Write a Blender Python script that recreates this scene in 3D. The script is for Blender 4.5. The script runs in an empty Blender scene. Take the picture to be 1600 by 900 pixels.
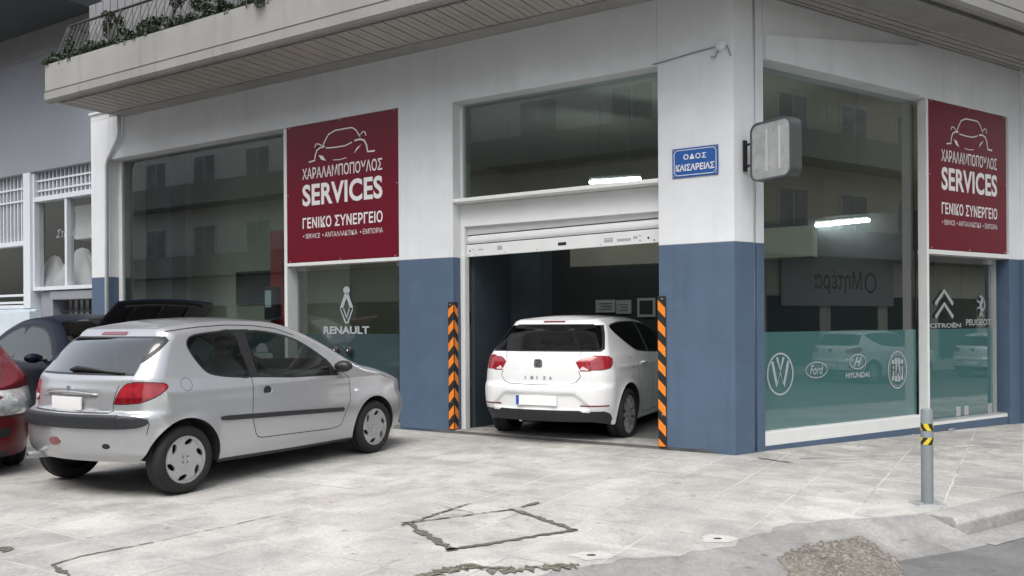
import bpy, bmesh, math, random
import numpy as np
from mathutils import Vector, Matrix
from mathutils.geometry import delaunay_2d_cdt

random.seed(7)
rng = np.random.default_rng(7)
scene = bpy.context.scene
COL = scene.collection

# ------------------------------------------------------------------ camera
F = 1300.0            # focal length in pixels of a 1600 px wide picture
EYE = 1.38
Y0 = 504.0
ROLL = 0.0067
cd = bpy.data.cameras.new("camera")
cam = bpy.data.objects.new("camera", cd)
COL.objects.link(cam)
cam.location = (0, 0, EYE)
cam.rotation_euler = (Matrix.Rotation(math.radians(90), 3, 'X') @ Matrix.Rotation(-ROLL, 3, 'Z')).to_euler()
cd.sensor_width = 36.0
cd.lens = F / 1600 * 36.0
cd.shift_y = (Y0 - 450) / 1600
cd.clip_end = 600
scene.camera = cam

# ------------------------------------------------------------------ sky, sun, exposure
world = bpy.data.worlds.new("World")
scene.world = world
world.use_nodes = True
wn = world.node_tree.nodes
wl = world.node_tree.links
wn.clear()
SUN_EL, SUN_AZ = 60.0, 200.0      # azimuth measured clockwise from +Y
sky = wn.new('ShaderNodeTexSky')
sky.sky_type = 'NISHITA'
sky.sun_disc = False
sky.sun_elevation = math.radians(SUN_EL)
sky.sun_rotation = math.radians(SUN_AZ)
sky.air_density = 1.6
sky.dust_density = 4.0
sky.ozone_density = 1.0
hs = wn.new('ShaderNodeHueSaturation')
hs.inputs['Saturation'].default_value = 0.42
bg = wn.new('ShaderNodeBackground')
bg.inputs['Strength'].default_value = 0.15
wo = wn.new('ShaderNodeOutputWorld')
wl.new(sky.outputs[0], hs.inputs['Color'])
wl.new(hs.outputs[0], bg.inputs[0])
wl.new(bg.outputs[0], wo.inputs[0])
sd = bpy.data.lights.new("sun", 'SUN')
sd.energy = 1.25
sd.angle = math.radians(45)
sd.color = (1.0, 0.97, 0.93)
sun = bpy.data.objects.new("sun", sd)
COL.objects.link(sun)
_a, _e = math.radians(SUN_AZ), math.radians(SUN_EL)
sdir = Vector((math.sin(_a) * math.cos(_e), math.cos(_a) * math.cos(_e), math.sin(_e)))
sun.rotation_euler = sdir.to_track_quat('Z', 'Y').to_euler()
sun.location = (0, -5, 20)

scene.view_settings.view_transform = 'Standard'
scene.view_settings.look = 'None'
scene.view_settings.gamma = 1.0
scene.view_settings.use_curve_mapping = False
scene.view_settings.exposure = 0.58
scene.render.engine = 'CYCLES'
scene.cycles.use_denoising = True
scene.cycles.max_bounces = 10
scene.cycles.transparent_max_bounces = 24
scene.cycles.caustics_reflective = False
scene.cycles.caustics_refractive = False

# ------------------------------------------------------------------ site geometry
CAM = np.array([0, 0, EYE])
TL, TR = math.radians(58.55), math.radians(57.98)
dL = np.array([-math.sin(TL), math.cos(TL), 0]); nL = np.array([-math.cos(TL), -math.sin(TL), 0])
dR = np.array([math.sin(TR), math.cos(TR), 0]);  nR = np.array([math.cos(TR), -math.sin(TR), 0])
K = np.array([2.289, 8.549, 0.0])            # foot of the building's corner
Z3 = np.array([0, 0, 1.0])

def ray(x, y):
    a, b = x - 800, Y0 - y
    c, s = math.cos(ROLL), math.sin(ROLL)
    return np.array([(a * c + b * s) / F, 1.0, (-a * s + b * c) / F])
def atL(x, y, off=0.0):
    r = ray(x, y); P = CAM + r * (((K + nL * off - CAM) @ nL) / (r @ nL))
    return float((P - K) @ dL), float(P[2])
def atR(x, y, off=0.0):
    r = ray(x, y); P = CAM + r * (((K + nR * off - CAM) @ nR) / (r @ nR))
    return float((P - K) @ dR), float(P[2])
def atG(x, y, z=0.0):
    r = ray(x, y); P = CAM + r * ((z - EYE) / r[2])
    return P
def fL(u, o, z): return K + dL * u + nL * o + Z3 * z      # along the garage front, out of it, up
def fR(s, o, z): return K + dR * s + nR * o + Z3 * z      # along the street front, out of it, up
def fW(x, y, z): return np.array([x, y, z], float)

# ------------------------------------------------------------------ objects
MW = {}
def thing(name, label, cat, loc=(0, 0, 0), rotz=0.0, group=None):
    o = bpy.data.objects.new(name, None)
    COL.objects.link(o)
    o.empty_display_size = 0.2
    o.location = tuple(float(v) for v in loc); o.rotation_euler = (0, 0, rotz)
    MW[o] = Matrix.Translation(Vector([float(v) for v in loc])) @ Matrix.Rotation(rotz, 4, 'Z')
    o['label'] = label; o['category'] = cat
    if group: o['group'] = group
    return o
def tag(o, label, cat, group=None):
    o['label'] = label; o['category'] = cat
    if group: o['group'] = group
    return o
def kind(o, k): o['kind'] = k; return o

def dup(root, loc, rotz, label, group=None):
    r = root.copy(); COL.objects.link(r)
    r.location = tuple(float(v) for v in loc); r.rotation_euler = (0, 0, rotz); r['label'] = label
    if group: r['group'] = group
    for ch in list(root.children):
        c = ch.copy(); COL.objects.link(c); c.parent = r
        for g in ch.children:
            d = g.copy(); COL.objects.link(d); d.parent = c
    return r

class MB:
    """collects faces, builds one mesh object; f maps local (a, b, c) to the world"""
    def __init__(s, f=fW): s.v = []; s.fc = []; s.mi = []; s.f = f; s.m = 0
    def face(s, pts, m=None):
        i = len(s.v); s.v += [tuple(s.f(*p)) for p in pts]
        s.fc.append(tuple(range(i, i + len(pts)))); s.mi.append(s.m if m is None else m)
    def box(s, p0, p1, m=None):
        (a0, b0, c0), (a1, b1, c1) = p0, p1
        i = len(s.v)
        s.v += [tuple(s.f(a, b, c)) for a in (a0, a1) for b in (b0, b1) for c in (c0, c1)]
        for q in ((0, 1, 3, 2), (4, 6, 7, 5), (0, 4, 5, 1), (2, 3, 7, 6), (0, 2, 6, 4), (1, 5, 7, 3)):
            s.fc.append(tuple(i + k for k in q)); s.mi.append(s.m if m is None else m)
        return s
    def prism(s, poly, c0, c1, put, m=None):
        """poly of 2D points extruded from c0 to c1; put(p, q, c) gives local coordinates"""
        n = len(poly); i = len(s.v)
        for c in (c0, c1): s.v += [tuple(s.f(*put(p, q, c))) for p, q in poly]
        mm = s.m if m is None else m
        s.fc.append(tuple(range(i, i + n))); s.mi.append(mm)
        s.fc.append(tuple(range(i + 2 * n - 1, i + n - 1, -1))); s.mi.append(mm)
        for k in range(n):
            k2 = (k + 1) % n
            s.fc.append((i + k, i + n + k, i + n + k2, i + k2)); s.mi.append(mm)
        return s
    def tube(s, pts, r, n=8, m=None, cap=True):
        pts = [np.array(s.f(*p), float) for p in pts]
        mm = s.m if m is None else m
        rings = []
        up = None
        for k, p in enumerate(pts):
            t = (pts[min(k + 1, len(pts) - 1)] - pts[max(k - 1, 0)]); t = t / (np.linalg.norm(t) + 1e-9)
            if up is None:
                up = np.array([0, 0, 1.0]) if abs(t[2]) < .9 else np.array([1.0, 0, 0])
            a = np.cross(t, up); a /= np.linalg.norm(a); b = np.cross(a, t); up = b
            rr = r[k] if isinstance(r, (list, tuple)) else r
            i = len(s.v); rings.append(i)
            for j in range(n):
                th = 2 * math.pi * j / n
                s.v.append(tuple(p + rr * (a * math.cos(th) + b * math.sin(th))))
        for q in range(len(rings) - 1):
            for j in range(n):
                s.fc.append((rings[q] + j, rings[q] + (j + 1) % n, rings[q + 1] + (j + 1) % n, rings[q + 1] + j)); s.mi.append(mm)
        if cap:
            s.fc.append(tuple(rings[0] + j for j in reversed(range(n)))); s.mi.append(mm)
            s.fc.append(tuple(rings[-1] + j for j in range(n))); s.mi.append(mm)
        return s
    def build(s, name, mats, parent=None, smooth=False, bevel=0.0, local=False, fix=True):
        me = bpy.data.meshes.new(name)
        vs = s.v
        if parent is not None and not local:
            inv = MW[parent].inverted()
            vs = [tuple(inv @ Vector(v)) for v in vs]
        me.from_pydata(vs, [], s.fc)
        if not isinstance(mats, (list, tuple)): mats = [mats]
        for m in mats: me.materials.append(m)
        me.polygons.foreach_set('material_index', s.mi)
        if fix:
            bm = bmesh.new(); bm.from_mesh(me)
            bmesh.ops.recalc_face_normals(bm, faces=bm.faces)
            bm.to_mesh(me); bm.free()
        if smooth: me.polygons.foreach_set('use_smooth', [True] * len(me.polygons))
        me.update()
        o = bpy.data.objects.new(name, me); COL.objects.link(o)
        if parent is not None:
            o.parent = parent; MW[o] = MW[parent]
        else:
            MW[o] = Matrix.Identity(4)
        if bevel:
            b = o.modifiers.new('bevel', 'BEVEL'); b.width = bevel; b.segments = 2; b.limit_method = 'ANGLE'; b.angle_limit = math.radians(50)
        return o

def lathe(profile, n, f, mb, m=None, close=False):
    """profile [(radius, axial)], f(a, r*cos, r*sin) -> local point"""
    i0 = len(mb.v); mm = mb.m if m is None else m
    for r, a in profile:
        for j in range(n):
            th = 2 * math.pi * j / n
            mb.v.append(tuple(mb.f(*f(a, r * math.cos(th), r * math.sin(th)))))
    for k in range(len(profile) - 1):
        for j in range(n):
            j2 = (j + 1) % n
            mb.fc.append((i0 + k * n + j, i0 + k * n + j2, i0 + (k + 1) * n + j2, i0 + (k + 1) * n + j)); mb.mi.append(mm)

# ------------------------------------------------------------------ lettering
_fontcache = {}
def text_mesh(body, bold=0.0, sx=1.0, spacing=1.0, shear=0.0):
    key = (body, bold, spacing, shear)
    if key in _fontcache: return _fontcache[key]
    cu = bpy.data.curves.new('lettering', 'FONT')
    cu.body = body; cu.size = 1.0; cu.offset = bold; cu.space_character = spacing; cu.resolution_u = 4; cu.shear = shear
    o = bpy.data.objects.new('lettering', cu); COL.objects.link(o)
    dg = bpy.context.evaluated_depsgraph_get(); dg.update()
    me = o.evaluated_get(dg).to_mesh()
    vs = [(v.co.x, v.co.y) for v in me.vertices]; fs = [tuple(p.vertices) for p in me.polygons]
    o.evaluated_get(dg).to_mesh_clear()
    bpy.data.objects.remove(o); bpy.data.curves.remove(cu)
    _fontcache[key] = (vs, fs)
    return vs, fs
def add_text(mb, body, a0, a1, z0, z1, put, bold=0.0, spacing=1.0, shear=0.0, fit=True, m=None):
    """lettering stretched to the box a0..a1 (reading direction) by z0..z1; put(a, z) -> local point"""
    vs, fs = text_mesh(body, bold, 1.0, spacing, shear)
    xs = [v[0] for v in vs]; ys = [v[1] for v in vs]
    x0, x1, y0, y1 = min(xs), max(xs), min(ys), max(ys)
    i = len(mb.v); mm = mb.m if m is None else m
    for x, y in vs:
        a = a0 + (x - x0) / (x1 - x0) * (a1 - a0); z = z0 + (y - y0) / (y1 - y0) * (z1 - z0)
        mb.v.append(tuple(mb.f(*put(a, z))))
    for f in fs: mb.fc.append(tuple(i + k for k in f)); mb.mi.append(mm)
def add_line(mb, pts, w, put, m=None, closed=False):
    """flat stroke of width w along 2D points"""
    P = [np.array(p, float) for p in pts]
    if closed: P = P + [P[0], P[1]]
    n = len(P); Lf, Rt = [], []
    for k in range(n):
        t = P[min(k + 1, n - 1)] - P[max(k - 1, 0)]; t /= (np.linalg.norm(t) + 1e-9)
        nn = np.array([-t[1], t[0]])
        ww = w[k % len(w)] if isinstance(w, (list, tuple)) else w
        Lf.append(P[k] + nn * ww / 2); Rt.append(P[k] - nn * ww / 2)
    for k in range(n - 1 if not closed else n - 2):
        k2 = k + 1
        mb.face([put(*Lf[k]), put(*Rt[k]), put(*Rt[k2]), put(*Lf[k2])], m)
def ell(cx, cz, rx, rz, n=40, a0=0, a1=360):
    return [(cx + rx * math.cos(math.radians(a0 + (a1 - a0) * k / n)), cz + rz * math.sin(math.radians(a0 + (a1 - a0) * k / n))) for k in range(n + (0 if a1 - a0 == 360 else 1))]

# ------------------------------------------------------------------ materials
def new_mat(name):
    m = bpy.data.materials.new(name); m.use_nodes = True
    nt = m.node_tree; nt.nodes.clear()
    out = nt.nodes.new('ShaderNodeOutputMaterial')
    return m, nt, out
def N(nt, typ, **kw):
    n = nt.nodes.new(typ)
    for k, v in kw.items():
        if hasattr(n, k): setattr(n, k, v)
        else: n.inputs[k].default_value = v
    return n
def rgba(c): return (c[0], c[1], c[2], 1.0)
def pbr(name, col, rough=0.5, metal=0.0, coat=0.0, var=0.0, vscale=3.0, bump=0.0, bscale=60.0, spec=0.5, streak=0.0, coatrough=0.03):
    """principled with optional mottling, vertical streaks and fine bump"""
    m, nt, out = new_mat(name)
    b = N(nt, 'ShaderNodeBsdfPrincipled')
    b.inputs['Base Color'].default_value = rgba(col); b.inputs['Roughness'].default_value = rough
    b.inputs['Metallic'].default_value = metal; b.inputs['Coat Weight'].default_value = coat
    b.inputs['Coat Roughness'].default_value = coatrough; b.inputs['Specular IOR Level'].default_value = spec
    nt.links.new(b.outputs[0], out.inputs[0])
    g = N(nt, 'ShaderNodeNewGeometry')
    if var or streak:
        last = None
        n1 = N(nt, 'ShaderNodeTexNoise'); n1.inputs['Scale'].default_value = vscale; n1.inputs['Detail'].default_value = 6; n1.inputs['Roughness'].default_value = 0.62
        nt.links.new(g.outputs['Position'], n1.inputs['Vector'])
        mr = N(nt, 'ShaderNodeMapRange'); mr.inputs['From Min'].default_value = 0.3; mr.inputs['From Max'].default_value = 0.7
        mr.inputs['To Min'].default_value = 1 - var; mr.inputs['To Max'].default_value = 1 + var
        nt.links.new(n1.outputs[0], mr.inputs[0]); last = mr.outputs[0]
        if streak:
            mp = N(nt, 'ShaderNodeMapping'); mp.inputs['Scale'].default_value = (7, 7, 0.35)
            nt.links.new(g.outputs['Position'], mp.inputs['Vector'])
            n2 = N(nt, 'ShaderNodeTexNoise'); n2.inputs['Scale'].default_value = 1.0; n2.inputs['Detail'].default_value = 5
            nt.links.new(mp.outputs[0], n2.inputs['Vector'])
            m2 = N(nt, 'ShaderNodeMapRange'); m2.inputs['From Min'].default_value = 0.55; m2.inputs['From Max'].default_value = 0.75
            m2.inputs['To Min'].default_value = 1.0; m2.inputs['To Max'].default_value = 1 - streak
            nt.links.new(n2.outputs[0], m2.inputs[0])
            mu = N(nt, 'ShaderNodeMath', operation='MULTIPLY'); nt.links.new(last, mu.inputs[0]); nt.links.new(m2.outputs[0], mu.inputs[1]); last = mu.outputs[0]
        mx = N(nt, 'ShaderNodeMix', data_type='RGBA', blend_type='MULTIPLY'); mx.inputs[0].default_value = 1.0
        mx.inputs[6].default_value = rgba(col); nt.links.new(last, mx.inputs[7]); nt.links.new(mx.outputs[2], b.inputs['Base Color'])
    if bump:
        nb = N(nt, 'ShaderNodeTexNoise'); nb.inputs['Scale'].default_value = bscale; nb.inputs['Detail'].default_value = 5
        nt.links.new(g.outputs['Position'], nb.inputs['Vector'])
        bp = N(nt, 'ShaderNodeBump'); bp.inputs['Strength'].default_value = bump; bp.inputs['Distance'].default_value = 0.01
        nt.links.new(nb.outputs[0], bp.inputs['Height']); nt.links.new(bp.outputs[0], b.inputs['Normal'])
    return m
def glass(name, tint=(0.8, 0.86, 0.84), ior=1.45, rough=0.0, wav=0.0, boost=1.6):
    """thin clear pane: lets light straight through and mirrors by angle"""
    m, nt, out = new_mat(name)
    fr = N(nt, 'ShaderNodeFresnel'); fr.inputs[0].default_value = ior
    t = N(nt, 'ShaderNodeBsdfTransparent'); t.inputs[0].default_value = rgba(tint)
    g = N(nt, 'ShaderNodeBsdfGlossy'); g.inputs['Roughness'].default_value = rough
    mx = N(nt, 'ShaderNodeMixShader')
    gb = N(nt, 'ShaderNodeNewGeometry'); fm = N(nt, 'ShaderNodeMath', operation='MULTIPLY_ADD'); fm.inputs[1].default_value = -boost; fm.inputs[2].default_value = boost
    nt.links.new(gb.outputs['Backfacing'], fm.inputs[0]); fq = N(nt, 'ShaderNodeMath', operation='MULTIPLY'); fq.use_clamp = True
    nt.links.new(fr.outputs[0], fq.inputs[0]); nt.links.new(fm.outputs[0], fq.inputs[1])
    nt.links.new(fq.outputs[0], mx.inputs[0]); nt.links.new(t.outputs[0], mx.inputs[1]); nt.links.new(g.outputs[0], mx.inputs[2])
    if wav:
        ge = N(nt, 'ShaderNodeNewGeometry'); nb = N(nt, 'ShaderNodeTexNoise'); nb.inputs['Scale'].default_value = 0.9; nb.inputs['Detail'].default_value = 1
        nt.links.new(ge.outputs['Position'], nb.inputs['Vector'])
        bp = N(nt, 'ShaderNodeBump'); bp.inputs['Strength'].default_value = wav; bp.inputs['Distance'].default_value = 0.02
        nt.links.new(nb.outputs[0], bp.inputs['Height']); nt.links.new(bp.outputs[0], g.inputs['Normal']); nt.links.new(bp.outputs[0], fr.inputs['Normal'])
    nt.links.new(mx.outputs[0], out.inputs[0])
    return m
def film(name, col, clear=0.2):
    """frosted film on the pane: milky, slightly see-through, glossy"""
    m, nt, out = new_mat(name)
    d = N(nt, 'ShaderNodeBsdfDiffuse'); d.inputs[0].default_value = rgba(col)
    tr = N(nt, 'ShaderNodeBsdfTranslucent'); tr.inputs[0].default_value = rgba(col)
    tp = N(nt, 'ShaderNodeBsdfTransparent'); tp.inputs[0].default_value = rgba((.8, .9, .88))
    m1 = N(nt, 'ShaderNodeMixShader'); m1.inputs[0].default_value = 0.35
    nt.links.new(d.outputs[0], m1.inputs[1]); nt.links.new(tr.outputs[0], m1.inputs[2])
    m2 = N(nt, 'ShaderNodeMixShader'); m2.inputs[0].default_value = clear
    nt.links.new(m1.outputs[0], m2.inputs[1]); nt.links.new(tp.outputs[0], m2.inputs[2])
    fr = N(nt, 'ShaderNodeFresnel'); fr.inputs[0].default_value = 1.6
    g = N(nt, 'ShaderNodeBsdfGlossy'); g.inputs['Roughness'].default_value = 0.0
    m3 = N(nt, 'ShaderNodeMixShader')
    gb = N(nt, 'ShaderNodeNewGeometry'); fm = N(nt, 'ShaderNodeMath', operation='MULTIPLY_ADD'); fm.inputs[1].default_value = -2.2; fm.inputs[2].default_value = 2.2
    nt.links.new(gb.outputs['Backfacing'], fm.inputs[0]); fq = N(nt, 'ShaderNodeMath', operation='MULTIPLY'); fq.use_clamp = True
    nt.links.new(fr.outputs[0], fq.inputs[0]); nt.links.new(fm.outputs[0], fq.inputs[1])
    nt.links.new(fq.outputs[0], m3.inputs[0]); nt.links.new(m2.outputs[0], m3.inputs[1]); nt.links.new(g.outputs[0], m3.inputs[2])
    nt.links.new(m3.outputs[0], out.inputs[0])
    return m
def emit(name, col, s):
    m, nt, out = new_mat(name)
    e = N(nt, 'ShaderNodeEmission'); e.inputs[0].default_value = rgba(col); e.inputs[1].default_value = s
    nt.links.new(e.outputs[0], out.inputs[0]); return m

M = {}
M['white_wall'] = pbr('white_wall_paint', (.69, .71, .735), .75, var=.075, vscale=1.1, bump=.2, bscale=70, streak=.07)
M['blue_dado'] = pbr('slate_blue_wall_paint', (.076, .118, .185), .6, var=.10, vscale=2.2, bump=.25, bscale=50, streak=.12)
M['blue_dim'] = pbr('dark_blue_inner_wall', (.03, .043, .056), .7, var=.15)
M['white_metal'] = pbr('white_frame_paint', (.74, .75, .75), .4, var=.04, vscale=5)
M['cream'] = pbr('grey_slab_paint', (.30, .295, .28), .8, var=.10, vscale=1.4, bump=.2, bscale=60, streak=.16)
M['soffit'] = pbr('soffit_slat_paint', (.40, .38, .35), .7, var=.12, vscale=2.0, streak=0)
M['dark_gap'] = pbr('dark_gap', (.02, .02, .02), .9)
M['black'] = pbr('black_plastic', (.018, .018, .02), .45)
M['rubber'] = pbr('rubber', (.012, .012, .013), .75, var=.25, vscale=14)
M['red_sign'] = pbr('dark_red_sign', (.15, .007, .02), .3, coat=.12, var=.05, spec=.35)
M['sign_white'] = pbr('sign_lettering_white', (.80, .78, .78), .4)
M['decal'] = pbr('pale_grey_decal', (.36, .40, .42), .5)
M['decal_dim'] = pbr('dim_grey_decal', (.30, .33, .34), .5)
M['street_blue'] = pbr('street_sign_blue', (.018, .095, .34), .35, var=.08, vscale=20)
M['orange'] = pbr('orange_reflective', (.80, .23, .02), .5, var=.08, vscale=20)
M['yellow'] = pbr('yellow_tape', (.75, .58, .04), .5, var=.08, vscale=30)
M['steel_grey'] = pbr('grey_painted_steel', (.20, .225, .24), .45, var=.08, vscale=8)
M['aluminium'] = pbr('aluminium', (.60, .61, .62), .35, metal=.6)
M['pane'] = glass('shop_pane', (.82, .89, .87), 1.5, boost=3.5)
M['clear_pane'] = glass('clear_shop_pane', (.94, .95, .95), 1.5, boost=1.3)
M['film'] = film('frosted_film', (.125, .285, .29), .25)
M['film_dark'] = film('frosted_door_film', (.10, .15, .165), .35)
M['floor_in'] = pbr('workshop_floor', (.16, .16, .155), .4, var=.3, vscale=3)
M['beige'] = pbr('beige_room_wall', (.50, .47, .38), .85, var=.06)
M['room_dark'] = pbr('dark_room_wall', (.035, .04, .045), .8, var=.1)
M['room_grey'] = pbr('grey_room_ceiling', (.50, .50, .47), .85, var=.06)
M['lift_red'] = pbr('red_lift_paint', (.40, .015, .02), .35)
M['tube'] = emit('lit_tube', (1.0, .99, .95), 48.0)
M['grey_upper'] = pbr('lilac_grey_render', (.255, .265, .30), .85, var=.05, vscale=1.0, bump=.15, bscale=80)
M['pale_blue'] = pbr('pale_blue_wall', (.55, .62, .68), .8, var=.05)
M['lilac_white'] = pbr('white_shop_frame', (.66, .69, .74), .5, var=.03)
M['leaf'] = pbr('leaves_green', (.028, .045, .020), .55, var=.5, vscale=9)
M['shade_slat'] = pbr('grey_screen_slats', (.22, .22, .23), .8, var=.1)
M['iron'] = pbr('dark_iron', (.03, .03, .032), .5)
M['dusty_white'] = pbr('white_cloth', (.46, .47, .49), .9, var=.10)
M['lens_clear'] = pbr('clear_lens', (.80, .82, .84), .12, metal=.55, coat=1.0, var=.30, vscale=16)
M['chrome'] = pbr('chrome', (.75, .76, .78), .12, metal=1.0)

M['silver'] = pbr('silver_car_paint', (.455, .465, .485), .30, metal=.5, coat=1.0, var=.02, vscale=1.5)
M['car_white'] = pbr('white_car_paint', (.78, .79, .80), .30, coat=.9, var=.015, vscale=2)
M['car_red'] = pbr('dark_red_car_paint', (.115, .006, .012), .38, coat=.3, spec=.3)
M['navy'] = pbr('navy_car_paint', (.006, .008, .018), .35, coat=.0, spec=.12)
M['car_glass'] = glass('tinted_car_glass', (.42, .48, .46), 1.5)
M['car_rear_glass'] = glass('tinted_rear_glass', (.30, .33, .33), 1.6, boost=2.6)
M['car_glass_dark'] = glass('dark_car_glass', (.10, .11, .12), 1.5)
M['lamp_red'] = pbr('red_lamp_lens', (.30, .012, .022), .15, coat=.8, var=.3, vscale=22)
M['lamp_dark_red'] = pbr('deep_red_lamp_lens', (.17, .005, .010), .12, coat=1.0)
M['lamp_pale'] = pbr('pale_lamp_lens', (.75, .62, .58), .15, coat=1.0)
M['plate'] = pbr('white_plate', (.86, .86, .86), .4)
M['plate_blue'] = pbr('plate_blue_band', (.02, .07, .42), .4)
M['hubcap'] = pbr('silver_hubcap', (.46, .47, .48), .38, metal=.55, coat=.3)
M['alloy'] = pbr('alloy_wheel', (.58, .59, .60), .35, metal=.7)
M['cabin'] = pbr('dark_cabin_fabric', (.035, .036, .04), .85)
M['bumper_black'] = pbr('charcoal_bumper_plastic', (.022, .024, .030), .5)

# ------------------------------------------------------------------ ground, kerb and road
def ground_material(name, base, joint=None, dark=(.12, .115, .105), patch=0.5, rough=0.9):
    m, nt, out = new_mat(name)
    b = N(nt, 'ShaderNodeBsdfPrincipled'); b.inputs['Roughness'].default_value = rough; b.inputs['Specular IOR Level'].default_value = 0.3
    nt.links.new(b.outputs[0], out.inputs[0])
    g = N(nt, 'ShaderNodeNewGeometry')
    mp = N(nt, 'ShaderNodeMapping'); mp.inputs['Rotation'].default_value = (0, 0, -math.atan2(dL[1], dL[0]))
    nt.links.new(g.outputs['Position'], mp.inputs['Vector'])
    def noise(scale, det, vec=None, rough=.6, dist=0.0):
        n = N(nt, 'ShaderNodeTexNoise'); n.inputs['Scale'].default_value = scale; n.inputs['Detail'].default_value = det
        n.inputs['Roughness'].default_value = rough; n.inputs['Distortion'].default_value = dist
        nt.links.new(vec or g.outputs['Position'], n.inputs['Vector']); return n
    def rng_(src, a0, a1, b0, b1):
        r = N(nt, 'ShaderNodeMapRange'); r.inputs['From Min'].default_value = a0; r.inputs['From Max'].default_value = a1
        r.inputs['To Min'].default_value = b0; r.inputs['To Max'].default_value = b1; nt.links.new(src, r.inputs[0]); return r.outputs[0]
    def mixc(fac, c1, c2, blend='MIX'):
        x = N(nt, 'ShaderNodeMix', data_type='RGBA', blend_type=blend)
        for s, i in ((fac, 0), (c1, 6), (c2, 7)):
            if hasattr(s, 'is_linked'): nt.links.new(s, x.inputs[i])
            else: x.inputs[i].default_value = s if i == 0 else rgba(s)
        return x.outputs[2]
    big = noise(0.55, 5, dist=.6); mid = noise(2.3, 7, dist=.4); fine = noise(38, 6); spots = noise(7.5, 3)
    col = mixc(rng_(big.outputs[0], .38, .66, 0, 1), tuple(c * 0.80 for c in base), tuple(min(c * 1.10, .8) for c in base))
    col = mixc(rng_(mid.outputs[0], .44, .66, 0, patch), col, tuple(c * .62 for c in base))
    warm = noise(0.9, 4, dist=1.0)
    col = mixc(rng_(warm.outputs[0], .55, .75, 0, .35), col, (base[0] * 1.02, base[1] * .93, base[2] * .82))
    stain = noise(1.35, 8, rough=.72, dist=1.4)
    col = mixc(rng_(stain.outputs[0], .50, .64, 0, .5), col, tuple(c * .55 for c in base))
    pale = noise(.8, 6, rough=.7, dist=.8)
    col = mixc(rng_(pale.outputs[0], .51, .64, 0, .42), col, tuple(min(c * 1.28, .8) for c in base))
    sp = N(nt, 'ShaderNodeSeparateXYZ'); nt.links.new(mp.outputs[0], sp.inputs[0])
    foot = noise(1.9, 7, rough=.68, dist=1.2)                 # blotchy darker tone along the garage front, fading outwards
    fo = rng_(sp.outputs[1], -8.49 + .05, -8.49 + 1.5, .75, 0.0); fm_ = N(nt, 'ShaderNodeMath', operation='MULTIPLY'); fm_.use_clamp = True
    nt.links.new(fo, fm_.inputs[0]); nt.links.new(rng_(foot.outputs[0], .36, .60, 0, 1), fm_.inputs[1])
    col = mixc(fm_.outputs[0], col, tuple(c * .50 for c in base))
    col = mixc(rng_(spots.outputs[0], .66, .70, 0, .5), col, dark)
    if joint:
        br = N(nt, 'ShaderNodeTexBrick'); br.offset = 0.0; br.inputs['Scale'].default_value = 1.0
        br.inputs['Brick Width'].default_value = .52; br.inputs['Row Height'].default_value = .52
        br.inputs['Mortar Size'].default_value = .010; br.inputs['Mortar Smooth'].default_value = .6; br.inputs['Bias'].default_value = 0
        br.inputs['Color1'].default_value = (.92, .92, .92, 1); br.inputs['Color2'].default_value = (1.05, 1.05, 1.05, 1); br.inputs['Mortar'].default_value = (1, 1, 1, 1)
        dv = noise(2.2, 3); ds = N(nt, 'ShaderNodeVectorMath', operation='SCALE'); ds.inputs[3].default_value = .035
        nt.links.new(dv.outputs['Color'], ds.inputs[0]); ad = N(nt, 'ShaderNodeVectorMath', operation='ADD')
        nt.links.new(mp.outputs[0], ad.inputs[0]); nt.links.new(ds.outputs[0], ad.inputs[1]); nt.links.new(ad.outputs[0], br.inputs['Vector'])
        col = mixc(1.0, col, br.outputs['Color'], 'MULTIPLY')
        jm = noise(1.1, 4); jf = N(nt, 'ShaderNodeMath', operation='MULTIPLY')
        nt.links.new(br.outputs['Fac'], jf.inputs[0]); nt.links.new(rng_(jm.outputs[0], .35, .60, .12, .8), jf.inputs[1])
        jcol = mixc(rng_(noise(.8, 3).outputs[0], .52, .6, 0, 1), joint, tuple(c * .35 for c in base))
        col = mixc(jf.outputs[0], col, jcol)
    col = mixc(1.0, col, mixc(rng_(fine.outputs[0], .25, .75, 0, 1), (.80, .80, .80), (1.16, 1.16, 1.16)), 'MULTIPLY')
    nt.links.new(col, b.inputs['Base Color'])
    bp = N(nt, 'ShaderNodeBump'); bp.inputs['Strength'].default_value = .35; bp.inputs['Distance'].default_value = .01
    nt.links.new(fine.outputs[0], bp.inputs['Height']); nt.links.new(bp.outputs[0], b.inputs['Normal'])
    return m
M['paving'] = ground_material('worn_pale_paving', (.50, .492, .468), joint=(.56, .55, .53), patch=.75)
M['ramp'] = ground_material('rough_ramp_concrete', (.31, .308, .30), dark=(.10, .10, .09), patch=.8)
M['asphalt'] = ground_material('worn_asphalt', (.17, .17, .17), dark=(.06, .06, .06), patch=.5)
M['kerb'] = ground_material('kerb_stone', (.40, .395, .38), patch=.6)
M['moss'] = pbr('mossy_dirt', (.15, .145, .115), .95, var=.5, vscale=24, bump=.6, bscale=60)
M['crack'] = pbr('dark_crumbly_joint', (.13, .125, .105), .95, var=.4, vscale=40, bump=.6, bscale=120)

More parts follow.
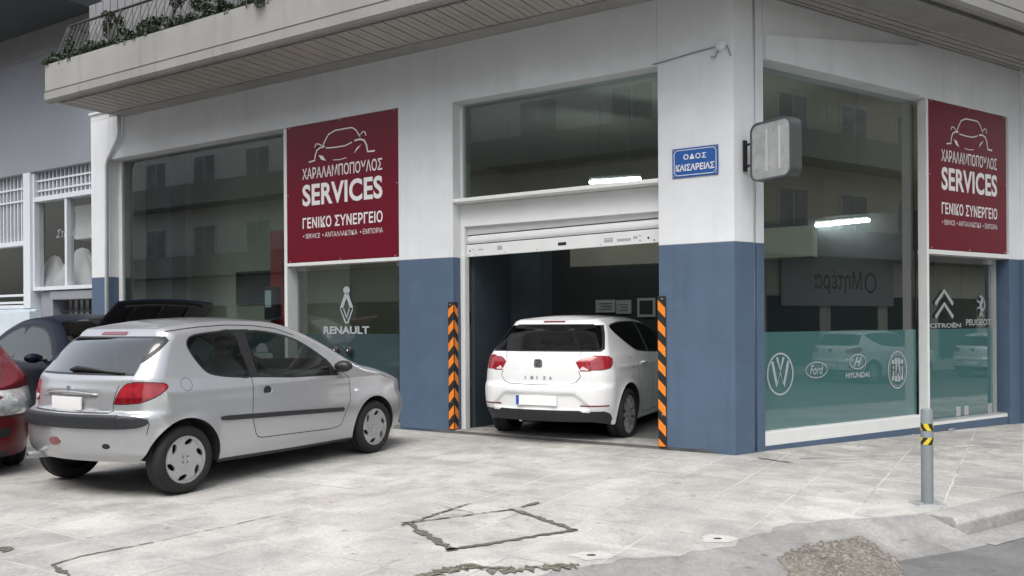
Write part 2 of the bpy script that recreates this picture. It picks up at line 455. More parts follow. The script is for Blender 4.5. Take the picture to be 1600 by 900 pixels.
KERB_S = -0.84                                   # the kerb starts here, along the street front
def road_z(s): return -0.12 - 0.022 * max(0.0, s - 3.0) ** 1.0 if s < 22 else -0.12 - 0.022 * 19
def ob(s):                                       # edge of the paving, measured out from the street front
    e = 2.27 + .09 * math.sin(s * 1.7) + .04 * math.sin(s * 4.3 + 1) + .025 * math.sin(s * 13.7) + .015 * math.sin(s * 29.1 + 2)
    t = min(max((s + 1.9) / 1.1, 0), 1); t = t * t * (3 - 2 * t)
    return e * (1 - t) + 2.55 * t
def pave_z(s, o):
    z = -0.012 * max(0.0, s - .5)                # the pavement falls along the street
    return z
ss = sorted(set([round(-18 + .25 * k, 3) for k in range(0, 169)] + [round(-6 + .05 * k, 3) for k in range(0, 104)] + [KERB_S]))
mb = MB(fR)
for a, b in zip(ss[:-1], ss[1:]):
    for q in range(2):
        oa, obb = [(-22.0, 0.0), (0.0, 1.0)][q] if q == 0 else (0.0, 1.0)
        if q == 0:
            mb.face([(a, -22, pave_z(a, 0)), (b, -22, pave_z(b, 0)), (b, 0, pave_z(b, 0)), (a, 0, pave_z(a, 0))])
        else:
            for k in range(4):
                f0, f1 = k / 4, (k + 1) / 4
                mb.face([(a, ob(a) * f0, pave_z(a, 0)), (b, ob(b) * f0, pave_z(b, 0)), (b, ob(b) * f1, pave_z(b, 0)), (a, ob(a) * f1, pave_z(a, 0))])
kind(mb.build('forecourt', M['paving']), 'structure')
mb = MB(fR)                                       # lowered ramp from the paving to the road
for a, b in zip(ss[:-1], ss[1:]):
    if b > KERB_S + 1e-6: break
    def rz(s, t):
        z = -0.125 * (t * t * (3 - 2 * t))
        return z + .012 * math.sin(3.1 * s + 5 * t) * t * (1 - t) * 3 - .004 * (t > 0)
    for k in range(8):
        t0, t1 = k / 8, (k + 1) / 8
        o = lambda s, t: ob(s) + (3.05 - ob(s)) * t
        mb.face([(a, o(a, t0), rz(a, t0)), (b, o(b, t0), rz(b, t0)), (b, o(b, t1), rz(b, t1)), (a, o(a, t1), rz(a, t1))])
for a, b in zip(ss[:-1], ss[1:]):                 # concrete gutter strip along the kerb
    if a < KERB_S - 1e-6: continue
    mb.face([(a, 2.80, road_z(a) + .002), (b, 2.80, road_z(b) + .002), (b, 3.05, road_z(b) + .002), (a, 3.05, road_z(a) + .002)])
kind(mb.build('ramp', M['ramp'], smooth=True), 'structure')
mb = MB(fR)                                       # road, falling gently away to the right
rs = [-60, -18] + [-18 + 1.0 * k for k in range(1, 60)] + [90]
for a, b in zip(rs[:-1], rs[1:]):
    mb.face([(a, -60, road_z(a) - .25), (b, -60, road_z(b) - .25), (b, 2.6, road_z(b) - .002), (a, 2.6, road_z(a) - .002)])
    mb.face([(a, 2.6, road_z(a) - .002), (b, 2.6, road_z(b) - .002), (b, 60, road_z(b) - .002), (a, 60, road_z(a) - .002)])
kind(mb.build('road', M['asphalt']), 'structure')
mb = MB(fR)                                       # kerb stones along the pavement edge, worn end towards the ramp
a = KERB_S
while a < 20:
    L_ = .95; b = a + L_
    za, zb_ = pave_z(a, 0), pave_z(b, 0)
    i = len(mb.v)
    e = 0.10 if a == KERB_S else 0.0
    pts = []
    for s_, zt in ((a, za), (b - .006, zb_)):
        drop = 0.0
        pts.append([(s_, 2.55, zt + .004 - drop), (s_ + e * .6 * (s_ == a), 2.74, zt + .002 - drop), (s_, 2.79, zt - .03 - drop), (s_, 2.81, -.45), (s_, 2.55, -.45)])
    for p in pts: mb.v += [tuple(mb.f(*q)) for q in p]
    n = 5
    for k in range(n): mb.fc.append((i + k, i + (k + 1) % n, i + n + (k + 1) % n, i + n + k)); mb.mi.append(0)
    mb.fc.append(tuple(i + k for k in range(n))); mb.mi.append(0); mb.fc.append(tuple(i + n + k for k in reversed(range(n)))); mb.mi.append(0)
    a = b
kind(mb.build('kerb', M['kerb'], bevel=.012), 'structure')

def rough_strip(mb, pts, w, z, jag=.35, step=.035, m=None):
    """uneven dark joint along ground points (x, y)"""
    P = []
    for (a, b) in zip(pts[:-1], pts[1:]):
        a, b = np.array(a[:2]), np.array(b[:2]); n = max(2, int(np.linalg.norm(b - a) / step))
        P += [a + (b - a) * k / n for k in range(n)]
    P.append(np.array(pts[-1][:2])); Lf, Rt = [], []
    for k in range(len(P)):
        t = P[min(k + 1, len(P) - 1)] - P[max(k - 1, 0)]; t /= np.linalg.norm(t) + 1e-9; n = np.array([-t[1], t[0]])
        Lf.append(P[k] + n * w * (.5 + jag * rng.uniform(-1, 1))); Rt.append(P[k] - n * w * (.5 + jag * rng.uniform(-1, 1)))
    for k in range(len(P) - 1):
        mb.face([(*Lf[k], z), (*Rt[k], z), (*Rt[k + 1], z), (*Lf[k + 1], z)], m)

# the patched access cover in the paving
mh = [atG(*p) for p in ((636, 818), (800, 797), (898, 829), (705, 860))]
c_ = sum(mh) / 4
t = thing('access_cover', 'square concrete access cover with crumbling dark edges set in the pale paving', 'access cover', c_)
mb = MB()
inner = [c_ + (p - c_) * .93 for p in mh]
mb.face([(p[0], p[1], .004) for p in inner])
mb.build('cover_slab', M['paving'], t)
mh_strips = []
for k, w in ((0, .020), (1, .045), (2, .034), (3, .052)):
    p, q = mh[k], mh[(k + 1) % 4]; d = (q - p) * .03; mh_strips.append(([p - d, q + d], w, .007, .45))
mh_strips += [([atG(628, 822), atG(735, 787)], .018, .008, .5), ([atG(668, 808), atG(740, 803)], .012, .0082, .5), ([atG(690, 792), atG(738, 802)], .008, .0084, .5), ([atG(815, 793), atG(842, 786)], .03, .008, .4)]
for P_, w, z, j in mh_strips:
    mb = MB(); rough_strip(mb, P_, w, z, j); mb.build('joint', M['crack'], t)
# long cracks of the paving
mb = MB()
rough_strip(mb, [atG(80, 884), atG(125, 870), atG(240, 848)], .014, .005, .5)
rough_strip(mb, [atG(80, 884), atG(110, 900)], .03, .0055, .5)
rough_strip(mb, [atG(250, 846), atG(330, 828), atG(430, 806)], .006, .005, .6)
rough_strip(mb, [atG(1250, 717), atG(1395, 712), atG(1600, 690)], .012, .005, .5)
rough_strip(mb, [atG(1185, 716), atG(1240, 724)], .03, .0055, .5)
rough_strip(mb, [atG(0, 856), atG(14, 862)], .05, .005, .5)
kind(mb.build('paving_cracks', M['crack']), 'structure')
# mossy seam at the foot of the ramp
mb = MB()
seam = [atG(655, 908), atG(690, 892), atG(735, 886), atG(760, 893), atG(830, 889), atG(900, 886)]
rough_strip(mb, seam, .07, .006, .8, .02); rough_strip(mb, [p + np.array([.02, .03, 0]) for p in seam], .03, .008, .9, .03)
kind(mb.build('moss', M['moss']), 'stuff')
M['cement'] = pbr('pale_cement', (.50, .492, .47), .9, var=.12, vscale=20)
# two small dark drill holes with pale cement rings
for (x, y) in ((924, 868), (1121, 842)):
    p = atG(x, y); t = thing('fixing_hole', {924: 'small dark hole ringed with pale cement, nearest the square cover', 1121: 'small dark hole ringed with pale cement, nearest the gravel patch'}[x], 'hole', p, group='filled holes in the paving')
    mb = MB(); pts = [(p[0] + .11 * math.cos(a) * (1 + .3 * rng.uniform(-1, 1)), p[1] + .10 * math.sin(a) * (1 + .3 * rng.uniform(-1, 1)), .002) for a in np.linspace(0, 6.28, 15)[:-1]]
    mb.face(pts); mb.build('cement_ring', M['cement'], t)
    mb = MB(); mb.prism(ell(p[0], p[1], .028, .016, 12), .0025, .004, lambda a, b, c: (a, b, c)); mb.build('hole', M['dark_gap'], t)
# worn gravel patch where the ramp has broken up
gp = [atG(x, y, -.05) for x, y in ((1222, 872), (1265, 852), (1345, 841), (1398, 858), (1412, 880), (1370, 897), (1240, 895))]
gc = sum(gp) / len(gp)
mb = MB()
for k in range(1500):
    r = math.sqrt(rng.uniform()) * 1.02; i = rng.integers(len(gp)); w_ = rng.uniform()
    e = gp[i] * (1 - w_) + gp[(i + 1) % len(gp)] * w_; p = gc + (e - gc) * r
    s_, o_ = (p - K) @ dR, (p - K) @ nR
    t_ = min(max((o_ - ob(s_)) / (3.05 - ob(s_)), 0), 1); z_ = -.125 * t_ * t_ * (3 - 2 * t_)
    q = rng.uniform(.005, .016) * (1 + .9 * (rng.uniform() < .07)); z_ += .006; mm = int(rng.integers(3))
    vs = [(p[0] + q * rng.uniform(.6, 1.4) * x, p[1] + q * rng.uniform(.6, 1.4) * y, z_ + q * .6 * z) for x, y, z in ((1, 0, 0), (-.5, .87, 0), (-.5, -.87, 0), (0, 0, 1))]
    for f_ in ((0, 1, 3), (1, 2, 3), (2, 0, 3)): mb.face([vs[j] for j in f_], mm)
M['stone_a'] = pbr('gravel_brown', (.20, .175, .145), .9); M['stone_b'] = pbr('gravel_grey', (.27, .265, .25), .9); M['stone_c'] = pbr('gravel_dark', (.15, .145, .13), .9)
kind(mb.build('gravel', [M['stone_a'], M['stone_b'], M['stone_c']]), 'stuff')
mb = MB()
ring_ = [(lambda s_, o_: tuple(p[:2]) + ((-.125 * (lambda t_: t_ * t_ * (3 - 2 * t_))(min(max((o_ - ob(s_)) / (3.05 - ob(s_)), 0), 1)) + .006),))((p - K) @ dR, (p - K) @ nR) for p in [gc + (a_ * (1 - t_) + b_ * t_ - gc) * (1.0 + .10 * rng.uniform(-1, 1)) for a_, b_ in zip(gp, gp[1:] + gp[:1]) for t_ in np.linspace(0, 1, 9)[:-1]]]
s_, o_ = (gc - K) @ dR, (gc - K) @ nR; t_ = min(max((o_ - ob(s_)) / (3.05 - ob(s_)), 0), 1)
mid_ = [(gc[0], gc[1], -.125 * t_ * t_ * (3 - 2 * t_) + .003)]
for p_, q_ in zip(ring_, ring_[1:] + ring_[:1]): mb.face([p_, q_, mid_[0]])
kind(mb.build('dirt', pbr('brown_grit', (.19, .175, .15), .95, var=.5, vscale=30, bump=.8, bscale=90)), 'stuff')

# ------------------------------------------------------------------ the corner building
B = thing('corner_building', 'white corner building with slate blue base, garage doorway and big shop windows', 'building', K)
G0, G1 = 0.823, 3.54          # garage bay along the garage front
S0, S1 = 4.405, 6.455         # door bay with the red sign
W1 = 10.69                    # end of the big window
BEAM, DADO, TOP = 4.17, 2.20, 4.90
# walls: white above, slate blue below, 0.3 thick
mb = MB(fL)
for u0, u1 in ((0, G0), (G1, S0), (W1, 11.2)):
    mb.box((u0, -.3, DADO), (u1, 0, TOP if u0 == 0 else TOP))
mb.box((G0, -.3, 4.14), (G1, 0, TOP)); mb.box((S0, -.3, 4.19), (W1, 0, TOP))
mb.f = fR
mb.box((0, -.3, DADO), (.29, 0, TOP)); mb.box((.29, -.3, DADO), (.345, -.05, TOP)); mb.box((.345, -.3, DADO), (.462, -.012, TOP))
mb.box((5.33, -.3, DADO), (8.2, 0, TOP)); mb.box((.462, -.3, 4.14), (5.33, 0, TOP))
mb.box((5.60, .0, DADO), (5.63, .05, TOP))
mb.prism([(.464, 4.142), (3.25, 4.142), (3.25, 4.76), (.464, 4.40)], -.01, .03, lambda p, q, c: (p, c, q))
mb.f = fL; mb.box((W1 - .02, -.3, TOP + .001), (11.2, .0, 5.0)); mb.box((W1 - .04, -.3, 5.001), (11.22, .03, 5.04))
mb.build('wall', M['white_wall'], B, bevel=.006)
mb = MB(fL); mb.box((-.3, -.6, 5.06), (10.42, -.3, 12)); mb.f = fR; mb.box((0, -.6, 5.06), (8.2, -.3, 12)); mb.build('upper_wall', M['shade_slat'], B)
for u0, u1 in ((G1, S0), (W1, 11.2)):
    mb = MB(fL); mb.box((u0, -.3, -.3), (u1, 0, DADO)); mb.build('dado', M['blue_dado'], B, bevel=.006)
mb = MB(fL); mb.box((0, -.3, -.3), (G0, 0, DADO)); mb.f = fR
mb.box((0, -.3, -.3), (.29, 0, DADO)); mb.box((.29, -.3, -.3), (.345, -.05, DADO)); mb.box((.345, -.3, -.3), (.462, -.012, DADO)); mb.build('dado', M['blue_dado'], B, bevel=.006)
mb = MB(fR); mb.box((5.33, -.3, -.5), (8.2, 0, DADO)); mb.box((5.60, .0, -.5), (5.63, .05, DADO)); mb.build('dado', M['blue_dado'], B, bevel=.006)
mb = MB(fR); mb.box((.462, -.3, -.4), (5.33, -.03, .052)); mb.build('plinth', M['blue_dado'], B, bevel=.006)
# thin conduit up the groove of the corner pier
mb = MB(fR); mb.tube([(.318, -.03, .05), (.318, -.03, 2.2)], .018, 8); mb.build('conduit', M['blue_dado'], B, smooth=True)
mb = MB(fR); mb.tube([(.318, -.03, 2.2), (.318, -.03, 4.8)], .018, 8); mb.build('conduit', M['white_wall'], B, smooth=True)

# ---- inside
mb = MB(fL)
mb.box((.2, -6.9, .0), (11, -.0, .035))
mb.f = fR; mb.box((.0, -3.2, -.0), (5.5, -.06, .03))
mb.build('interior_floor', M['floor_in'], B)
mb = MB(fL)
E1 = K + dR * 5.6 - nR * .3
eu, eo = (E1 - K) @ dL, (E1 - K) @ nL
back = -7.0
mb.box((-3.2, back - .1, .0), (7.2, back, 4.6))
mb.box((11.0, back, 0), (11.1, -.3, 4.6))
mb.f = fR
mb.box((5.5, -6.5, 0), (5.6, -.3, 4.6))
mb.f = fL
mb.box((7.0, back, 0), (7.15, -1.9, 4.6), 0)                      # cross wall behind the big window
mb.box((7.15, -2.0, 0), (11.0, -1.9, 4.6), 0)
mb.build('interior_wall', M['beige'], B)
mb = MB(fL)
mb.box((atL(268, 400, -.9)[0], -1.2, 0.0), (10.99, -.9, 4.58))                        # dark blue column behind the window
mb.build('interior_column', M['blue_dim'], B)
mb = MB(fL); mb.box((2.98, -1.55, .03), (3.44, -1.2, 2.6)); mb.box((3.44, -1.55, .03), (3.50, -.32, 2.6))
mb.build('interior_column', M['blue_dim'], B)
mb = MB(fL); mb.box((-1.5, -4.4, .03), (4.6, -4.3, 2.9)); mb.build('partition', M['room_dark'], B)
mb = MB(fL); mb.box((-.2, -3.1, 2.22), (3.35, -2.8, 2.62)); mb.build('interior_beam', M['beige'], B)
mb = MB(fL); mb.prism([(.30, -.30), (11.09, -.3), (11.09, -7.05), (-2.6, -7.05), (-1.0, -2.75)], 4.6, 4.7, lambda p, q, c: (p, q, c)); mb.build('ceiling', M['room_grey'], B)

# ---- garage bay: shutter, lintel, window above
mb = MB(fL)
mb.box((G0 - .02, -.23, 2.59), (G1 - .002, -.15, 2.87))
mb.build('lintel', M['white_metal'], B, bevel=.006)
mb = MB(fL)
mb.box((G0 - .015, -.28, 2.873), (G1 + .0 - .004, .0 - .02, 2.93)); mb.box((G0 + .0, -.02, 2.88), (G1 - .01, .015, 2.925))
mb.build('sill', M['white_metal'], B, bevel=.006)
sh = None
mb = MB(fL)
def shz(u): return .045 * (G1 - u) / (G1 - G0)                     # the shutter hangs a little askew
for z0, z1, o_ in ((2.49, 2.60, -.225), (2.378, 2.474, -.222)):
    for (a, b) in ((G0 + .003, G1 - .075),):
        i = len(mb.v)
        pr = [(o_, 0), (o_ + .014, .25), (o_ + .016, .5), (o_ + .012, .85), (o_ - .004, 1.0), (o_ - .02, 1.0), (o_ - .02, 0)]
        for u in (a, b): mb.v += [tuple(fL(u, o, z0 + (z1 - z0) * t + shz(u))) for o, t in pr]
        n = len(pr)
        for k in range(n): mb.fc.append((i + k, i + (k + 1) % n, i + n + (k + 1) % n, i + n + k)); mb.mi.append(0)
mb.box((G0 + .004, -.262, 2.30), (G1 - .076, -.25, 2.62), 1)
sh = mb.build('roller_shutter', [M['white_metal'], M['steel_grey']], B)
mb = MB(fL)
i = len(mb.v)
for u in (G0 + .003, G1 - .072):
    mb.v += [tuple(fL(u, o, z + shz(u))) for o, z in ((-.20, 2.212), (-.20, 2.362), (-.235, 2.362), (-.235, 2.212))]
for q in ((0, 1, 5, 4), (1, 2, 6, 5), (2, 3, 7, 6), (3, 0, 4, 7), (0, 3, 2, 1), (4, 5, 6, 7)): mb.fc.append(tuple(i + k for k in q)); mb.mi.append(0)
bar = mb.build('bottom_rail', M['white_metal'], sh, bevel=.004)
mb = MB(fL)
pt = lambda a, z: (a, -.1985, z + shz(a))
for u, z, r in ((3.42, 2.285, .012), (3.44, 2.235, .008), (3.34, 2.235, .006), (2.9, 2.235, .006), (2.45, 2.235, .006), (1.6, 2.235, .006), (1.02, 2.27, .013), (.95, 2.24, .009), (1.12, 2.30, .008), (1.12, 2.25, .008), (3.37, 2.30, .007)):
    mb = MB(fL); mb.face([pt(a, b) for a, b in ell(u, z, r, r, 10)]); mb.build('rivet', M['black'], sh)
mb = MB(fL); mb.face([pt(2.16, 2.262), pt(2.05, 2.262), pt(2.05, 2.30), pt(2.16, 2.30)]); mb.build('lock', M['black'], sh)
mb = MB(fL)
for u0, u1, z0, z1 in ((1.23, 1.40, 2.255, 2.285), (1.45, 1.56, 2.255, 2.285), (2.94, 3.01, 2.27, 2.32), (1.45, 1.56, 2.29, 2.305), (1.15, 1.20, 2.27, 2.30), (3.22, 3.30, 2.285, 2.30)):
    mb = MB(fL); mb.face([pt(u1, z0), pt(u0, z0), pt(u0, z1), pt(u1, z1)]); mb.build('print', M['decal'], sh)
mb = MB(fL); mb.box((G1 - .07, -.25, .03), (G1 - .004, -.15, 2.60)); mb.build('guide_rail', M['white_metal'], B, bevel=.004)
mb = MB(fL); mb.box((G0 + .002, -.25, .03), (G0 + .05, -.15, 2.60)); mb.build('guide_rail', M['white_metal'], B, bevel=.004)
mb = MB(fL); mb.box((G0 - .08, -.45, .0), (G1 + .02, -.0, .042)); mb.build('threshold', M['kerb'], B, bevel=.008)

def pane(name, f, a0, a1, z0, z1, o, parent, mat='pane', th=.008):
    m = MB(f); m.box((a0, o - th, z0), (a1, o, z1)); return m.build(name, M[mat], parent)
mb = MB(fL)
mb.box((G0, -.24, 2.932), (G0 + .03, -.17, 4.2)); mb.box((G1 - .032, -.24, 2.932), (G1 - .002, -.17, 4.2))
mb.box((G0 + .031, -.24, 2.932), (G1 - .033, -.17, 2.955)); mb.box((G0 + .031, -.24, 4.16), (G1 - .033, -.17, 4.2))
w = mb.build('window', M['white_metal'], B)
for k in range(4):
    a = G0 + .03 + (G1 - G0 - .062) * k / 4; b = G0 + .03 + (G1 - G0 - .062) * (k + 1) / 4
    pane('pane', fL, a + .001, b - .001, 2.956, 4.16, -.2, w)
# ---- big window on the garage front
mb = MB(fL)
mb.box((S1 + .062, -.24, .25), (W1 - .002, -.16, .33)); mb.box((S1 + .062, -.24, 4.2), (W1 - .002, -.16, 4.3)); mb.box((W1 - .10, -.23, .331), (W1 - .003, -.17, 4.199))
mb.box((S1 + .062, -.30, -.1), (W1 - .002, -.10, .249))
w = mb.build('window', M['white_metal'], B, bevel=.004)
pane('pane', fL, S1 + .063, W1 - .101, .332, 4.199, -.2, w)
mb = MB(fL); mb.box((S1, -.245, .0), (S1 + .06, -.004, 4.186)); mb.build('post', M['white_metal'], B, bevel=.005)
m = MB(fL); m.box((S1 + .064, -.188, .335), (W1 - .103, -.184, 1.237)); m.build('frosted_film', M['film_dark'], w)
# mountain-shaped emblem with a lettered bar on the film
m = MB(fL); pt = lambda a, z: (-a, -.178, z)
m.face([pt(a, z) for a, z in ell(-7.18, .96, .13, .14, 16, 0, 180)])
m.face([pt(-7.43, .80), pt(-6.95, .80), pt(-6.95, .95), pt(-7.43, .95)])
m.build('emblem', M['decal_dim'], w)
m = MB(fL); pt2 = lambda a, z: (-a, -.174, z); add_text(m, 'NISSAN', -7.41, -6.97, .835, .915, pt2, bold=.02); m.build('emblem_lettering', M['decal'], w)
# ---- glass double door under the red sign
mb = MB(fL); mb.box((S0 + .002, -.2, 2.20), (S1 - .002, -.003, 2.247)); mb.build('transom', M['white_metal'], B, bevel=.004)
mb = MB(fL); mb.box((S0 + .003, -.25, .02), (S1 - .003, -.15, .06)); d = mb.build('glass_door', M['aluminium'], B)
for a_, b_ in ((S0 + .003, S0 + .18), (S1 - .2, S1 - .03)):
    mb = MB(fL); mb.box((a_, -.25, 2.14), (b_, -.17, 2.199)); mb.build('hinge', M['aluminium'], d)
um = (S0 + S1) / 2 + .1
pane('pane', fL, S0 + .004, um - .004, .062, 2.138, -.2, d); pane('pane', fL, um + .004, S1 - .004, .062, 2.138, -.2, d)
m = MB(fL); m.box((S0 + .006, -.19, .064), (um - .005, -.186, 1.237)); m.box((um + .005, -.19, .064), (S1 - .006, -.186, 1.237)); m.build('frosted_film', M['film_dark'], d)
for u in (um - .125, um + .125):
    m = MB(fL); lathe([(0, -.10), (.035, -.105), (.055, -.115), (.062, -.13), (.055, -.145), (.03, -.155), (.02, -.19)], 24, lambda a, x, y: (u + x, a, 1.01 + y), m)
    lathe([(0, -.092), (.012, -.093), (.014, -.104)], 12, lambda a, x, y: (u + x, a, 1.01 + y), m, 1)
    m.build('door_knob', [M['black'], M['chrome']], d, smooth=True)
m = MB(fL); pt = lambda a, z: (-a, -.18, z)
add_text(m, 'RENAULT', -5.925, -5.08, 1.235, 1.345, pt, bold=.035)
m.face([pt(a, z) for a, z in ell(-5.487, 1.845, .062, .055, 24)])
c = -5.488                                        # ribbon diamond
for q in ([(c - .125, 1.60), (c - .065, 1.60), (c + .0, 1.735), (c - .0, 1.81), (c - .03, 1.81)], [(c + .125, 1.60), (c + .03, 1.81), (c + .0, 1.81), (c, 1.735), (c + .062, 1.60)],
          ):
    m.face([pt(*p) for p in q])
for q in ([(c - .125, 1.59), (c - .105, 1.59), (c - .012, 1.405), (c - .03, 1.385)], [(c + .125, 1.59), (c + .03, 1.385), (c + .012, 1.405), (c + .105, 1.59)],
          [(c - .065, 1.59), (c - .045, 1.59), (c + .012, 1.46), (c + .0, 1.44)], [(c + .062, 1.59), (c + .0, 1.44), (c - .006, 1.47), (c + .045, 1.59)], [(c - .03, 1.384), (c + .03, 1.384), (c + .012, 1.404), (c - .012, 1.404)]):
    m.face([pt(*p) for p in q])
m.build('emblem', M['decal'], d)

# ---- street front: window, glass door, sill
RP0, RP1 = 3.405, 3.447
mb = MB(fR)
mb.box((.464, -.2, .054), (RP0 - .002, -.035, .19))
w = mb.build('window', M['white_metal'], B, bevel=.005)
mb = MB(fR); mb.box((.464, -.2, 4.2), (RP0 - .002, -.14, 4.3)); mb.build('head_rail', M['white_metal'], w)
mb = MB(fR); mb.box((.467, -.04, .05), (5.32, -.033, .085)); mb.build('sill', M['white_metal'], B)
pane('pane', fR, .464, RP0 - .003, .192, 4.199, -.17, w)
m = MB(fR); m.box((.466, -.160, .194), (RP0 - .005, -.156, 1.258)); m.build('frosted_film', M['film'], w)
mb = MB(fR); mb.box((RP0, -.125, .053), (RP1, -.002, 4.139)); mb.build('post', M['white_metal'], B, bevel=.006)
mb = MB(fR); mb.box((RP1 + .002, -.16, 2.205), (5.328, -.003, 2.262)); mb.build('transom', M['white_metal'], B, bevel=.004)
mb = MB(fR); mb.box((RP1 + .002, -.2, .053), (5.326, -.04, .10)); mb.box((5.18, -.2, .0995), (5.235, -.13, 2.203))
d = mb.build('glass_door', M['aluminium'], B)
mb = MB(fR); mb.box((5.03, -.2, 2.13), (5.17, -.13, 2.203)); mb.build('hinge', M['aluminium'], d)
pane('pane', fR, RP1 + .003, 4.45, .102, 2.203, -.17, d); pane('pane', fR, 4.455, 5.178, .102, 2.203, -.17, d)
m = MB(fR); m.box((RP1 + .005, -.160, .104), (5.176, -.156, 1.258)); m.build('frosted_film', M['film'], d)
for s_ in (4.33, 4.52, 5.10):
    m = MB(fR); m.box((s_ - .045, -.185, .104), (s_ + .045, -.145, .23)); m.build('clamp', M['aluminium'], d, bevel=.006)
# emblems on the window film
m = MB(fR); pt = lambda a, z: (a, -.150, z)
cx, cz = .865, .795
add_line(m, ell(cx, cz, .205, .225, 48), .022, pt, closed=True)
add_line(m, [(cx - .13, cz + .14), (cx - .055, cz - .13), (cx, cz + .02), (cx + .055, cz - .13), (cx + .13, cz + .14)], .04, pt)
add_line(m, [(cx - .055, cz + .185), (cx, cz + .045), (cx + .055, cz + .185)], .036, pt)
m.build('round_emblem', M['decal'], w)
m = MB(fR); add_line(m, ell(1.475, .818, .185, .088, 40), .012, pt, closed=True); add_text(m, 'Ford', 1.36, 1.59, .765, .875, pt, bold=.01, shear=.3); m.build('oval_emblem', M['decal'], w)
m = MB(fR); add_line(m, ell(2.22, .89, .15, .085, 40), .014, pt, closed=True); add_text(m, 'H', 2.14, 2.30, .835, .945, pt, bold=.03, shear=.5); m.build('slanted_letter_emblem', M['decal'], w); m = MB(fR); add_text(m, 'HYUNDAI', 2.0, 2.44, .70, .765, pt, bold=.03); m.build('emblem_lettering', M['decal'], w)
m = MB(fR); add_line(m, ell(3.0, .765, .185, .225, 48), .018, pt, closed=True); add_line(m, ell(3.0, .765, .155, .195, 48), .006, pt, closed=True)
for k in range(4):
    m.face([pt(2.885 + .06 * k, .62 + (.02 if k in (0, 3) else 0)), pt(2.935 + .06 * k, .62 + (.02 if k in (0, 3) else 0)), pt(2.935 + .06 * k, .91 - (.02 if k in (0, 3) else 0)), pt(2.885 + .06 * k, .91 - (.02 if k in (0, 3) else 0))])
m.build('shield_emblem', M['decal'], w)
m = MB(fR); pt3 = lambda a, z: (a, -.146, z); add_text(m, 'FIAT', 2.885, 3.115, .69, .84, pt3, bold=.015); m.build('shield_lettering', M['film_dark'], w)
m = MB(fR); pt = lambda a, z: (a, -.15, z)
cx = 4.02
for dz in (0, -.17):
    add_line(m, [(cx - .2, 1.58 + dz), (cx, 1.755 + dz), (cx + .2, 1.58 + dz)], .055, pt)
add_text(m, 'CITROËN', 3.69, 4.40, 1.275, 1.345, pt, bold=.03)
m.build('chevron_emblem', M['decal_dim'], d)
m = MB(fR); add_text(m, 'PEUGEOT', 4.52, 5.13, 1.30, 1.385, pt, bold=.03)
add_line(m, [(4.86, 1.42), (4.90, 1.50), (4.88, 1.58), (4.93, 1.66), (4.89, 1.70)], [.03, .05, .06, .06, .03], pt)
for q in ([(4.88, 1.60), (4.80, 1.63)], [(4.89, 1.55), (4.80, 1.53)], [(4.88, 1.50), (4.94, 1.42)], [(4.92, 1.66), (4.85, 1.70)], [(4.93, 1.5), (4.99, 1.56), (4.97, 1.64)]): add_line(m, q, .025, pt)
m.build('animal_emblem', M['decal_dim'], d)

# ---- balconies: slab with soffit slats, drip groove and nosing
def balcony(f, a0, a1, m0, depth, zs, slat0, slat1, name='balcony'):
    """a0..a1 along the front; m0 mitre at the corner end"""
    D = depth
    mi = lambda o: a0 - m0 * o / D
    mb = MB(f)
    def slab(o0, o1, z0, z1, ea=0.0):
        i = len(mb.v)
        mb.v += [tuple(f(*p)) for p in ((mi(o0), o0, z0), (a1 + ea, o0, z0), (a1 + ea, o1, z0), (mi(o1), o1, z0), (mi(o0), o0, z1), (a1 + ea, o0, z1), (a1 + ea, o1, z1), (mi(o1), o1, z1))]
        for q in ((0, 1, 2, 3), (7, 6, 5, 4), (0, 4, 5, 1), (1, 5, 6, 2), (2, 6, 7, 3), (3, 7, 4, 0)): mb.fc.append(tuple(i + k for k in q)); mb.mi.append(0)
    slab(.0, D - .16, zs + .06, zs + .2)
    slab(D - .16, D - .02, zs + .10, zs + .22, .16)
    # rounded nosing, then groove, then fascia
    pr = [(D - .10, zs + .10), (D - .10, zs + .02), (D - .06, zs + .0), (D - .02, zs + .015), (D + .01, zs + .05), (D + .015, zs + .16), (D - .012, zs + .165), (D - .012, zs + .185), (D + .0, zs + .19), (D + .0, zs + .60), (D - .12, zs + .60), (D - .12, zs + .10)]
    i = len(mb.v)
    for e in (0, 1): mb.v += [tuple(f(*((mi(o), o, z) if e == 0 else (a1 + .22, o, z)))) for o, z in pr]
    n = len(pr)
    for k in range(n): mb.fc.append((i + k, i + (k + 1) % n, i + n + (k + 1) % n, i + n + k)); mb.mi.append(0)
    mb.fc.append(tuple(range(i, i + n))); mb.mi.append(0); mb.fc.append(tuple(range(i + 2 * n - 1, i + n - 1, -1))); mb.mi.append(0)
    # end upstand
    mb.box((a1 + .10, .02, zs + .08), (a1 + .22, D - .121, zs + .60))
    mb.box((a1 + .0, .02, zs + .02), (a1 + .099, D - .125, zs + .10))
    b = mb.build(name, M['cream'], B)
    mb = MB(f)
    if slat1 < D - .3:
        for k in range(7): mb.box((a0 - m0 * .3, slat0 + (slat1 - slat0) * k / 7, zs + .02 + .006 * (k % 2)), (a1, slat0 + (slat1 - slat0) * (k + .62) / 7, zs + .059))
    lo = a0 - m0 * .5 if slat1 > D - .3 else a1; k = 0
    while lo < a1 - .001:
        if lo > mi(slat1) - .3: mb.box((lo, slat0, zs + .022 + .004 * (k % 2)), (min(lo + .082, a1 - .0), slat1, zs + .059))
        lo += .094; k += 1
    mb.build('soffit_slat_panel', M['soffit'], b)
    mb = MB(f); mb.box((a0, .0, zs + .01), (a1, slat0 - .004, zs + .059)); 
    if slat1 < D - .3: mb.box((a0 - m0 * .7, slat1 + .004, zs + .012), (a1, D - .17, zs + .059))
    mb.build('soffit_border', M['cream'], b)
    return b
